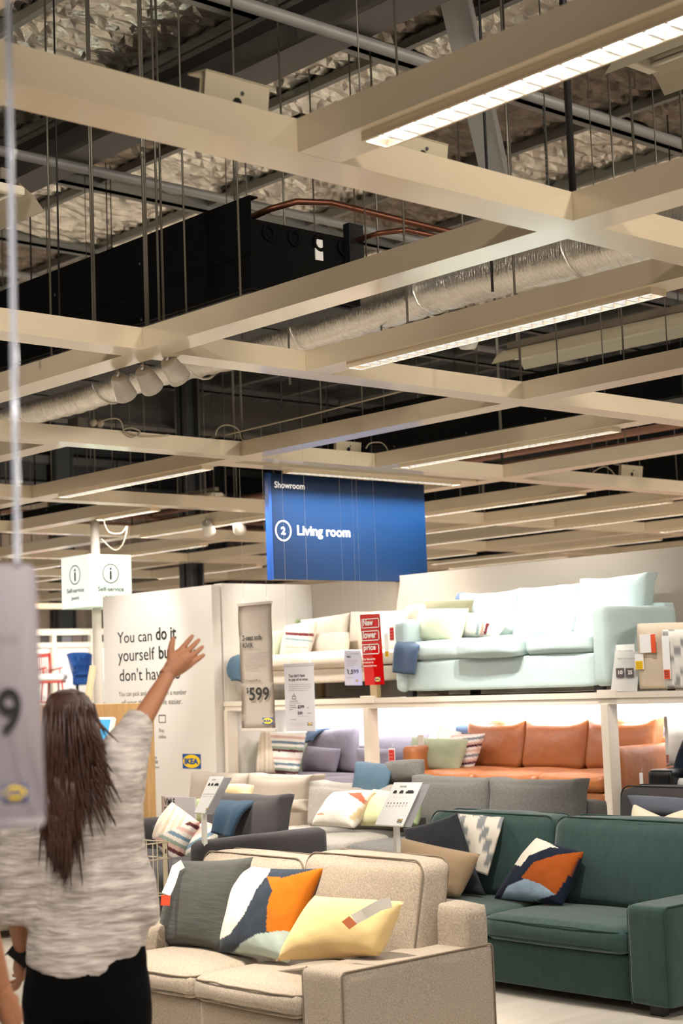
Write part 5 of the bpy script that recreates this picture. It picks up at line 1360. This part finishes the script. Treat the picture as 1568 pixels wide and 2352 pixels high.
bm = NB(); soft_box(bm, bx0 + .06, bx1 - .06, by0 + .06, by1 - .06, .43, .76, .05, n=8, wr=.01); one('folded_blanket', bm, P_WHITE, 'white folded bedding on top in the wire bin', 'blanket', smooth=True)
sofa('beige armchair at the far left, seen past the visitor\'s elbow', F_BEIGE, 5.6, 10.2, 11.4, 0, D=.85, seats=1, back_n=1, back_h=.8, cat='armchair', pipe=F_BEIGEP)

# ---------------------------------------------------------------- far left display with chairs
yW = 32.2
xw0, xw1 = at(20, 1550, y=yW).x, at(262, 1550, y=yW).x
zt1, zt2, zt3, zt4 = [at(150, py, y=yW).z for py in (1487, 1476, 1459, 1450)]
zf = 1.42
wl = thing('chair_display', ((xw0 + xw1) / 2, yW, 0), 'distant white display wall and deck at left carrying the two chairs', 'display stand')
bm = NB(); box(bm, xw0, xw1, yW, yW + .1, 0, zt1); obj('wall_panel', bm, M_WHITE, wl)
bm = NB(); box(bm, xw0, xw1, yW - 3.0, yW - .01, 0, zf, .004); obj('deck', bm, M_WHITE, wl)
bm = NB(); box(bm, xw0, xw1, yW - .1, yW - .01, zt1, zt2); box(bm, xw0, xw1, yW - .1, yW - .01, zt3, zt4 + .05); obj('header_rail', bm, M_CREAMP, wl)
nf = 10
for k in range(nf):
    c = ('#5a5149', '#4a4038', '#6a625a', '#2a2624', '#0f0e0e', '#5c5c60', '#574b44', '#4d453f')[k % 8]
    bm = NB(); x = xw0 + k * (xw1 - xw0) / nf; box(bm, x, x + (xw1 - xw0) / nf - .02, yW, yW + .05, zt2, zt3); obj('fascia_panel', bm, mat('fascia_%s' % c[1:], c, .6), wl)
for px in (60, 118, 206):
    x = at(px, 1500, y=yW).x; bm = NB(); box(bm, x - .05, x + .05, yW - .14, yW - .01, zf, zt4); obj('mullion', bm, M_CREAMP, wl)
gx = at(150, 1550, y=yW).x
spot('accent_far_chairs', (gx - 2.2, yW - 3.0, 3.45), (gx - .5, yW - 1.0, 1.7), 330, 75, (1, .96, .9), .7)
spot('accent_far_chairs', (gx + .6, yW - 3.4, 3.45), (gx + .6, yW - .6, 1.8), 300, 75, (1, .96, .9), .7)

M_RB = mat('royal_blue_velvet', '#12386f', .7, sheen=.3, bump=.2, bscale=60, spec=.2)
DC = 36.0


def fl(px, py, dd=0.): return at(px, py, d=DC + dd)


p0 = fl(186, 1612); t = thing('wing_chair', (p0.x, p0.y, zf), 'royal blue velvet wing chair with button tufting, far left', 'armchair')
bm = NB(); n1, n2 = 20, 16; A_, B_ = [], []
for side, Q in ((0, A_), (1, B_)):
    for j in range(n2 + 1):
        v = j / n2; py = 1571 - 73 * v
        l = 172 - 20 * v ** .9; r = 208 + 4 * v ** .6
        row = []
        for i in range(n1 + 1):
            u = i / n1; U = 2 * u - 1
            drop = 5 * (abs(U) ** 4) * max(0, (v - .8) / .2)
            dep_ = .22 + .12 * v - .40 * abs(U) ** 6 * min(1, 1.5 - v)
            if side == 0:
                for bu in (-.5, 0, .5):
                    for bv in (.5, .75): dep_ += .04 * math.exp(-((U - bu) ** 2 * .5 + (v - bv) ** 2) * 120)
            else: dep_ += .14
            row.append(fl(l + (r - l) * u, py + drop, dep_))
        Q.append(row)
grid_faces(bm, A_); grid_faces(bm, [list(reversed(r)) for r in B_])
ring = lambda Q: [r[0] for r in Q] + Q[-1][1:-1] + [r[-1] for r in reversed(Q)]
grid_faces(bm, [ring(A_), ring(B_)])
bmesh.ops.remove_doubles(bm, verts=bm.verts[:], dist=1e-4); bmesh.ops.recalc_face_normals(bm, faces=bm.faces[:])
obj('backrest', bm, M_RB, t, True)
c = fl(189, 1560, -.05)
bm = NB(); obox(bm, fl(190, 1548, -.1), _r, _fh, UPV, .30, .55, .10, .03); obj('seat_cushion', bm, M_RB, t)
bm = NB(); obox(bm, fl(190, 1562, -.05), _r, _fh, UPV, .36, .55, .22, .02); obj('base', bm, M_RB, t)
for px in (174, 206):
    bm = NB(); tube(bm, [fl(px, 1541, -.38), fl(px, 1541, .2)], .035, 10); obox(bm, fl(px, 1555, -.1), _r, _fh, UPV, .05, .5, .26, .01); obj('armrest', bm, M_RB, t)
for px, dd in ((176, -.25), (205, -.25), (178, .2), (203, .2)):
    a = fl(px, 1570, dd); bm = NB(); tube(bm, [(a.x, a.y, zf), a], [.016, .028], 8); obj('leg', bm, M_FOOT, t)
M_REDW = mat('coral_red_lacquer', '#b9453a', .4)
p0 = fl(115, 1612); t = thing('rocking_chair', (p0.x, p0.y, zf), 'coral red spindle rocking chair with a white seat pad, far left', 'armchair')
a, b = fl(80, 1507, .3), fl(115, 1504, .3)
bm = NB(); obox(bm, (a + b) / 2, (b - a).normalized(), _fh, UPV, (b - a).length, .04, .09, .01); obj('top_rail', bm, M_REDW, t)
for k in range(6):
    bm = NB(); tube(bm, [fl(83 + k * 5.6, 1508, .3), fl(87 + k * 5.0, 1549, .1)], .011, 6); obj('spindle', bm, M_REDW, t)
for px in (78, 114):
    bm = NB(); tube(bm, [fl(px, 1500, .3), fl(px + 3, 1550, .1)], .024, 8); obj('back_post', bm, M_REDW, t)
for px, dd in ((117, .1), (80, .1)):
    bm = NB(); tube(bm, [fl(px, 1540, dd), fl(px + 26, 1533, dd - .3)], .018, 8); tube(bm, [fl(px + 20, 1535, dd - .25), fl(px + 20, 1549, dd - .25)], .015, 6); obj('armrest', bm, M_REDW, t)
a, b = fl(118, 1556), fl(118, 1556)
bm = NB(); soft_box(bm, -.31, .31, -.28, .30, -.075, .075, .06, puff=(.01, .01, .015), n=8)
for v in bm.verts: q = v.co.copy(); v.co = a + _r * q.x + _fh * q.y + UPV * q.z
obj('seat_pad', bm, P_WHITE, t)
bm = NB(); obox(bm, fl(118, 1566), _r, _fh, UPV, .56, .5, .06, .01); obj('seat', bm, M_REDW, t)
for px, px2, dd in ((97, 93, -.2), (142, 147, -.2), (112, 110, .2), (134, 136, .2)):
    p1_, p2_ = fl(px, 1568, dd), fl(px2, 1600, dd); bm = NB(); tube(bm, [p1_, (p2_.x, p2_.y, zf + .03)], [.022, .014], 8); obj('leg', bm, M_REDW, t)
for dd in (-.2, .2):
    bm = NB(); tube(bm, [Vector((fl(px, 1600, dd).x, fl(px, 1600, dd).y, zf + .02 + .05 * ((px - 120) / 45) ** 2)) for px in range(78, 166, 8)], .016, 6); obj('rocker', bm, M_REDW, t)
a, b = at(200, 1617, d=13.6), at(214, 1530, d=13.7); k_ = a.z / (b.z - a.z); bm = NB(); tube(bm, [(a.x - (b.x - a.x) * k_, a.y - (b.y - a.y) * k_, 0), b], .03, 10); one('leaning_post', bm, mat('birch_post', '#c7b28a', .5), 'pale wooden post leaning before the blue wing chair', 'post')

# ---------------------------------------------------------------- people
M_SKIN = mat('skin', '#a9714f', .55, mottle=.06, mscale=30); M_HAIR = mat('brown_hair', '#3c2012', .42, bump=.6, bscale=90, stretch=(6, 6, .4), mottle=.5, mscale=60)
M_SHIRT = mat('heather_shirt', '#bcb1a9', .9, mottle=.38, mscale=24, stretch=(.6, .6, 3.4), bump=.3, bscale=200, bump2=.9, b2scale=10)
M_TROUSER = mat('black_trousers', '#040405', .95, bump2=.4, b2scale=8, spec=.1)
M_SHIRT2 = mat('pale_grey_shirt', '#9d9aa0', .9, bump2=.6, b2scale=8)


def skin_mesh(name, chains, m, parent, sub=2):
    """chains: list of (points, radii, parent index or None) -> one connected skin surface"""
    me = bpy.data.meshes.new(name); V = []; E_ = []; Rr = []
    names = {}
    for pts, rads, root in chains:
        prev = root
        for p, r in zip(pts, rads):
            V.append(Vector(p)); Rr.append(r)
            if prev is not None: E_.append((prev, len(V) - 1))
            prev = len(V) - 1
    org = Vector(parent.location)
    me.from_pydata([v - org for v in V], E_, [])
    o = bpy.data.objects.new(name, me); COL.objects.link(o)
    md = o.modifiers.new('skin', 'SKIN'); me.skin_vertices  # layer exists after adding the modifier
    if not me.skin_vertices: me.attributes
    sv = me.skin_vertices[0].data
    for i, r in enumerate(Rr): sv[i].radius = (r, r)
    sv[0].use_root = True
    md.use_smooth_shade = True
    s = o.modifiers.new('sub', 'SUBSURF'); s.levels = sub; s.render_levels = sub
    me.materials.append(m); o.parent = parent; ORI[o.name] = org
    return o


def merged(name, builders, m, parent, voxel=.012, smooth=6, disp=0., dscale=.12, seed=0):
    """several closed tubes/lofts fused into one garment surface"""
    bm = NB()
    for b in builders: b(bm)
    bmesh.ops.recalc_face_normals(bm, faces=bm.faces[:])
    o = obj(name, bm, m, parent, True)
    r = o.modifiers.new('remesh', 'REMESH'); r.mode = 'VOXEL'; r.voxel_size = voxel; r.use_smooth_shade = True
    s = o.modifiers.new('smooth', 'SMOOTH'); s.iterations = smooth; s.factor = .6
    if disp:
        tx_ = bpy.data.textures.new(name + '_folds', 'CLOUDS'); tx_.noise_scale = dscale; tx_.noise_depth = 2
        d = o.modifiers.new('folds', 'DISPLACE'); d.texture = tx_; d.strength = disp; d.mid_level = .5; d.texture_coords = 'LOCAL'
    return o


def loft(secs, n=28):
    """secs: (centre, half width along right, half depth along forward, tilt) closed top and bottom"""
    R_, F_ = _r, _fh
    def f(bm):
        rings = []
        for s in secs:
            c, a, b = s[0], s[1], s[2]; hem = s[3] if len(s) > 3 else 0.
            rings.append([c + R_ * a * cos(2 * pi * k / n) + F_ * b * sin(2 * pi * k / n) + UPV * (hem * (sin(2 * pi * k / n) ** 2)) for k in range(n)])
        V = grid_faces(bm, rings, True)
        bm.faces.new(V[0]); bm.faces.new(list(reversed(V[-1])))
    return f


def limb(pts, rad, n=16):
    def f(bm):
        P = [Vector(p) for p in pts]; Q = []; R2 = []
        for i in range(len(P) - 1):
            p0, p1, p2, p3 = P[max(i - 1, 0)], P[i], P[i + 1], P[min(i + 2, len(P) - 1)]
            for k in range(5):
                q = k / 5; Q.append(.5 * ((2 * p1) + (p2 - p0) * q + (2 * p0 - 5 * p1 + 4 * p2 - p3) * q * q + (3 * p1 - p0 - 3 * p2 + p3) * q ** 3)); R2.append(rad[i] * (1 - q) + rad[i + 1] * q)
        Q.append(P[-1]); R2.append(rad[-1]); tube(bm, Q, R2, n)
    return f


DP = 5.0
def w(px, py, dd=0.): return at(px, py, d=DP + dd)


def hand_chains(wrist, fdir, pdir, base_idx, spread=.35, curl=.4, s=1.0):
    """palm and five fingers; fdir points along the hand, pdir towards the thumb side"""
    f = fdir.normalized(); sd = (pdir - f * pdir.dot(f)).normalized(); nn = f.cross(sd)
    ch = []
    return f, sd, nn


def build_hand(name, wrist, fdir, thumb, m, parent, curl=.35, s=1.0, spread=1.0):
    f, sd, nn = hand_chains(wrist, fdir, thumb, 0)
    bm = NB()
    def seg(P, R2): limb(P, R2, 10)(bm)
    limb([wrist - f * .03 * s, wrist + f * .02 * s, wrist + f * .05 * s, wrist + f * .082 * s], [.023 * s, .028 * s, .030 * s, .024 * s], 12)(bm)
    limb([wrist + sd * .012 * s, wrist + f * .04 * s + sd * .020 * s, wrist + f * .085 * s + sd * .024 * s], [.018 * s, .018 * s, .012 * s], 10)(bm)
    limb([wrist - sd * .012 * s, wrist + f * .04 * s - sd * .020 * s, wrist + f * .080 * s - sd * .026 * s], [.018 * s, .017 * s, .012 * s], 10)(bm)
    for k, (off, L) in enumerate(((.030, .070), (.010, .080), (-.010, .074), (-.029, .058))):
        a = (f + sd * (off * 5 * spread)).normalized(); p = wrist + f * .078 * s + sd * off * s
        P = [p - f * .02 * s]; d = a; r = .0095 * s; cur = p; P.append(cur)
        for q, l in enumerate((.42, .32, .26)):
            d = (d - nn * curl * (.5 + .5 * q)).normalized(); cur = cur + d * L * l * s; P.append(cur)
        limb(P, [r, r, r * .95, r * .85, r * .6], 8)(bm)
    p = wrist + f * .02 * s + sd * .022 * s; d = (f * .7 + sd * .8).normalized()
    limb([p - d * .015 * s, p + d * .03 * s, p + d * .055 * s + f * .006 * s, p + d * .072 * s + f * .015 * s], [.014 * s, .0125 * s, .011 * s, .007 * s], 8)(bm)
    bmesh.ops.recalc_face_normals(bm, faces=bm.faces[:])
    o = obj(name, bm, m, parent, True)
    r = o.modifiers.new('remesh', 'REMESH'); r.mode = 'VOXEL'; r.voxel_size = .003 * s; r.use_smooth_shade = True
    sm = o.modifiers.new('smooth', 'SMOOTH'); sm.iterations = 3; sm.factor = .5
    return o


root = thing('person', (w(195, 2150).x, w(195, 2150).y, 0), 'long haired person from behind in grey shirt and black trousers, pointing up right', 'person')
neck, pel = w(165, 1800), w(195, 2160)
rs, re, rw = w(250, 1785, .0), w(318, 1668, .18), w(392, 1540, .32)
ls, le, lw = w(72, 1880, .0), w(40, 2085, .02), w(52, 2196, .14)
z0 = lambda v, z: Vector((v.x, v.y, z))
hipR, hipL = w(250, 2190), w(140, 2190)
kneeR, kneeL = z0(w(262, 2400), .48), z0(w(140, 2400), .48)
ankR, ankL = z0(w(258, 2400, .03), .09), z0(w(135, 2400, -.03), .09)
skin_mesh('body', [
    ([pel, w(188, 2000), w(178, 1880), w(168, 1810), w(165, 1755), w(165, 1690), w(164, 1640)], [.10, .085, .085, .06, .05, .085, .07], None),
    ([rs, rs.lerp(re, .5), re, re.lerp(rw, .3), rw], [.05, .045, .037, .036, .024], 2),
    ([ls, ls.lerp(le, .5), le, le.lerp(lw, .35), lw], [.052, .046, .038, .036, .024], 2),
    ([hipR, hipR.lerp(kneeR, .5), kneeR, kneeR.lerp(ankR, .4), ankR, ankR + _fh * .14 - UPV * .04], [.09, .08, .055, .052, .035, .035], 0),
    ([hipL, hipL.lerp(kneeL, .5), kneeL, kneeL.lerp(ankL, .4), ankL, ankL + _fh * .14 - UPV * .04], [.09, .08, .055, .052, .035, .035], 0)], M_SKIN, root)
build_hand('right_hand', rw, (w(480, 1462, .42) - rw), UPV * 1.0 + _r * -.3, M_SKIN, root, curl=.10, s=1.0, spread=.75)
build_hand('left_hand', lw, (w(50, 2262, .2) - lw), _fh, M_SKIN, root, curl=.6, s=1.0)
# face on the far side of the head, turned to what the hand points at
fc = w(166, 1668); fd = (_fh * .9 + _r * .35).normalized(); fr = fd.cross(UPV).normalized()
bm = NB(); limb([fc + fd * .085 + UPV * .01, fc + fd * .108 - UPV * .012, fc + fd * .10 - UPV * .022], [.008, .012, .009], 8)(bm); obj('nose', bm, M_SKIN, root, True)
for s_ in (-1, 1):
    bm = NB(); bmesh.ops.create_icosphere(bm, subdivisions=2, radius=.012)
    for v in bm.verts: v.co += fc + fd * .078 + fr * s_ * .032 + UPV * .012
    obj('eye', bm, M_PAPER, root, True)
    bm = NB(); lathe(bm, fc + fr * s_ * .083 - UPV * .0, fr * s_, [(0, .012), (.018, .008), (.024, 0), (.018, -.006)], 12); obj('ear', bm, M_SKIN, root, True)
bm = NB(); limb([fc + fd * .083 - UPV * .045 - fr * .022, fc + fd * .092 - UPV * .044, fc + fd * .083 - UPV * .045 + fr * .022], [.004, .007, .004], 8)(bm); obj('mouth', bm, mat('lips', '#8a4038', .5), root, True)


def S(px, py, hw, dpt, dd=0., hem=0.):
    return (w(px, py, dd), hw / 750., dpt, hem)


merged('shirt', [
    loft([S(200, 1768, 60, .05), S(212, 1790, 92, .075), S(206, 1850, 122, .10), S(202, 1930, 128, .115), S(202, 2020, 130, .12), S(202, 2090, 136, .125), S(200, 2150, 138, .13, 0, -.04), S(196, 2200, 132, .13, 0, -.05)]),
    limb([w(235, 1850), w(262, 1800, .0), w(282, 1740, .08), w(310, 1680, .16), w(322, 1645, .20)], [.09, .092, .082, .060, .042]),
    limb([w(292, 1860, .05), w(305, 1760, .09), w(318, 1690, .14)], [.05, .045, .03]),
    limb([w(130, 1840), w(85, 1890), w(58, 1980), w(42, 2060), w(36, 2118)], [.08, .10, .095, .078, .062]),
    limb([w(296, 1950), w(318, 2030, .0), w(332, 2090), w(344, 2125)], [.05, .055, .05, .03])],
    M_SHIRT, root, voxel=.011, smooth=3, disp=.022, dscale=.10)
merged('trousers', [
    loft([S(198, 2120, 125, .11), S(198, 2200, 138, .125), S(200, 2280, 142, .13), S(203, 2330, 144, .125)]),
    limb([w(265, 2250), w(272, 2330), kneeR, z0(ankR, .12)], [.105, .105, .085, .085]),
    limb([w(132, 2250), w(132, 2330), kneeL, z0(ankL, .12)], [.105, .105, .085, .085])],
    M_TROUSER, root, voxel=.014, smooth=4, disp=.015, dscale=.12)
for a_ in (ankR, ankL):
    bm = NB(); limb([z0(a_, .045) - _fh * .05, z0(a_, .045) + _fh * .05, z0(a_, .035) + _fh * .18], [.045, .046, .032], 12)(bm); obj('shoe', bm, M_BLACK, root, True)
hair = merged('hair', [
    loft([S(158, 1583, 18, .03, .02), S(156, 1593, 40, .065, .01), S(158, 1620, 56, .098, .0), S(162, 1660, 62, .105, -.01), S(163, 1700, 64, .10, -.03), S(158, 1750, 66, .085, -.06), S(148, 1800, 58, .065, -.10), S(140, 1860, 46, .045, -.14), S(138, 1930, 36, .035, -.15), S(145, 1985, 22, .022, -.15), S(152, 2020, 8, .01, -.15)]),
    limb([w(185, 1660, -.04), w(203, 1700, -.07), w(222, 1735, -.09), w(246, 1752, -.10)], [.045, .045, .032, .006])],
    M_HAIR, root, voxel=.008, smooth=3, disp=.014, dscale=.03)
rh = random.Random(3)
bm = NB()
for k in range(260):
    t0 = rh.random(); px = 100 + t0 * 118; py = rh.uniform(1610, 1790); L = rh.uniform(120, 260) if px < 180 else rh.uniform(60, 170); fl = rh.uniform(-8, 14) + (t0 - .42) * 45
    if t0 > .82: fl += rh.uniform(0, 30)
    d0 = -.10 - .03 * rh.random()
    tube(bm, [w(px, py, d0), w(px + fl * .2, py + L * .35, -.155), w(px + fl * .6, py + L * .7, -.175), w(px + fl, min(py + L, 2035), -.165)], [.003, .005, .004, .001], 5)
for k in range(90):
    px = rh.uniform(108, 172); py = rh.uniform(1770, 1900); L = rh.uniform(90, 170); q_ = (145 - px) * .25
    tube(bm, [w(px, py, -.165), w(px + q_ * .3, py + L * .4, -.185), w(px + q_ + rh.uniform(-6, 6), min(py + L, 2035), -.17)], [.005, .006, .001], 5)
o = obj('hair_strands', bm, M_HAIR, root, True, kind='stuff')
bm = NB(); c = w(46, 2194, .10); obox(bm, c, (_r * .75 - UPV * .65).normalized(), (_r * .65 + UPV * .75).normalized(), _fh, .075, .15 * .30, .012, .004)
one('phone', bm, M_BLACK, 'black phone held low in the left hand of the pointing person', 'phone')

# second visitor, mostly outside the left edge
DP2 = 3.9
def w2(px, py, dd=0.): return at(px, py, d=DP2 + dd)
r2 = thing('person', (w2(-190, 2100).x, w2(-190, 2100).y, 0), 'person at the left edge of whom only a bare forearm and hand show', 'person')
s2, e2, h2 = w2(-95, 1890), w2(-40, 2130, 0), w2(8, 2290, .05)
p2 = w2(-200, 2270); gz = lambda v, z: Vector((v.x, v.y, z))
hr, hl = w2(-140, 2320), w2(-260, 2320)
skin_mesh('body', [([p2, w2(-200, 2120), w2(-200, 1960), w2(-200, 1850), w2(-200, 1780), w2(-200, 1700), w2(-200, 1640)], [.14, .12, .13, .06, .05, .085, .07], None),
    ([s2, s2.lerp(e2, .5), e2, e2.lerp(h2, .3), h2], [.05, .046, .038, .037, .024], 2),
    ([w2(-300, 1890), w2(-320, 2010), w2(-335, 2130), w2(-335, 2280)], [.05, .045, .037, .024], 2),
    ([hr, gz(hr, .48), gz(hr, .09), gz(hr, .05) + _fh * .14], [.09, .055, .035, .035], 0),
    ([hl, gz(hl, .48), gz(hl, .09), gz(hl, .05) + _fh * .14], [.09, .055, .035, .035], 0)], M_SKIN, r2)
build_hand('right_hand', h2, (w2(38, 2372, .1) - h2), _fh + UPV * .2, M_SKIN, r2, curl=.25, s=1.05)
build_hand('left_hand', w2(-335, 2280), UPV * -1, _fh, M_SKIN, r2, curl=.3, s=1.05)
merged('shirt', [loft([(w2(-200, 1835), .06, .06), (w2(-200, 1880), .17, .1), (w2(-200, 2000), .19, .12), (w2(-200, 2200), .19, .125), (w2(-200, 2300), .19, .13)]),
                 limb([w2(-150, 1890), s2, s2.lerp(e2, .55)], [.08, .08, .07]), limb([w2(-260, 1890), w2(-300, 1895), w2(-320, 2010)], [.08, .08, .07])], M_SHIRT2, r2, voxel=.016, disp=.02)
merged('trousers', [loft([(w2(-200, 2260), .17, .12), (w2(-200, 2400), .19, .13)]), limb([w2(-140, 2360), gz(hr, .48), gz(hr, .12)], [.1, .085, .08]), limb([w2(-260, 2360), gz(hl, .48), gz(hl, .12)], [.1, .085, .08])], mat('grey_trousers', '#4c4a4b', .9), r2, voxel=.018)
merged('hair', [loft([(w2(-200, 1590), .03, .03), (w2(-200, 1610), .075, .09), (w2(-200, 1670), .09, .105), (w2(-200, 1730), .085, .09), (w2(-200, 1760), .06, .06)])], mat('dark_hair', '#120d0b', .5), r2, voxel=.01)
for v in (hr, hl):
    bm = NB(); limb([gz(v, .045) - _fh * .05, gz(v, .045) + _fh * .05, gz(v, .035) + _fh * .18], [.045, .046, .032], 12)(bm); obj('shoe', bm, M_BLACK, r2, True)
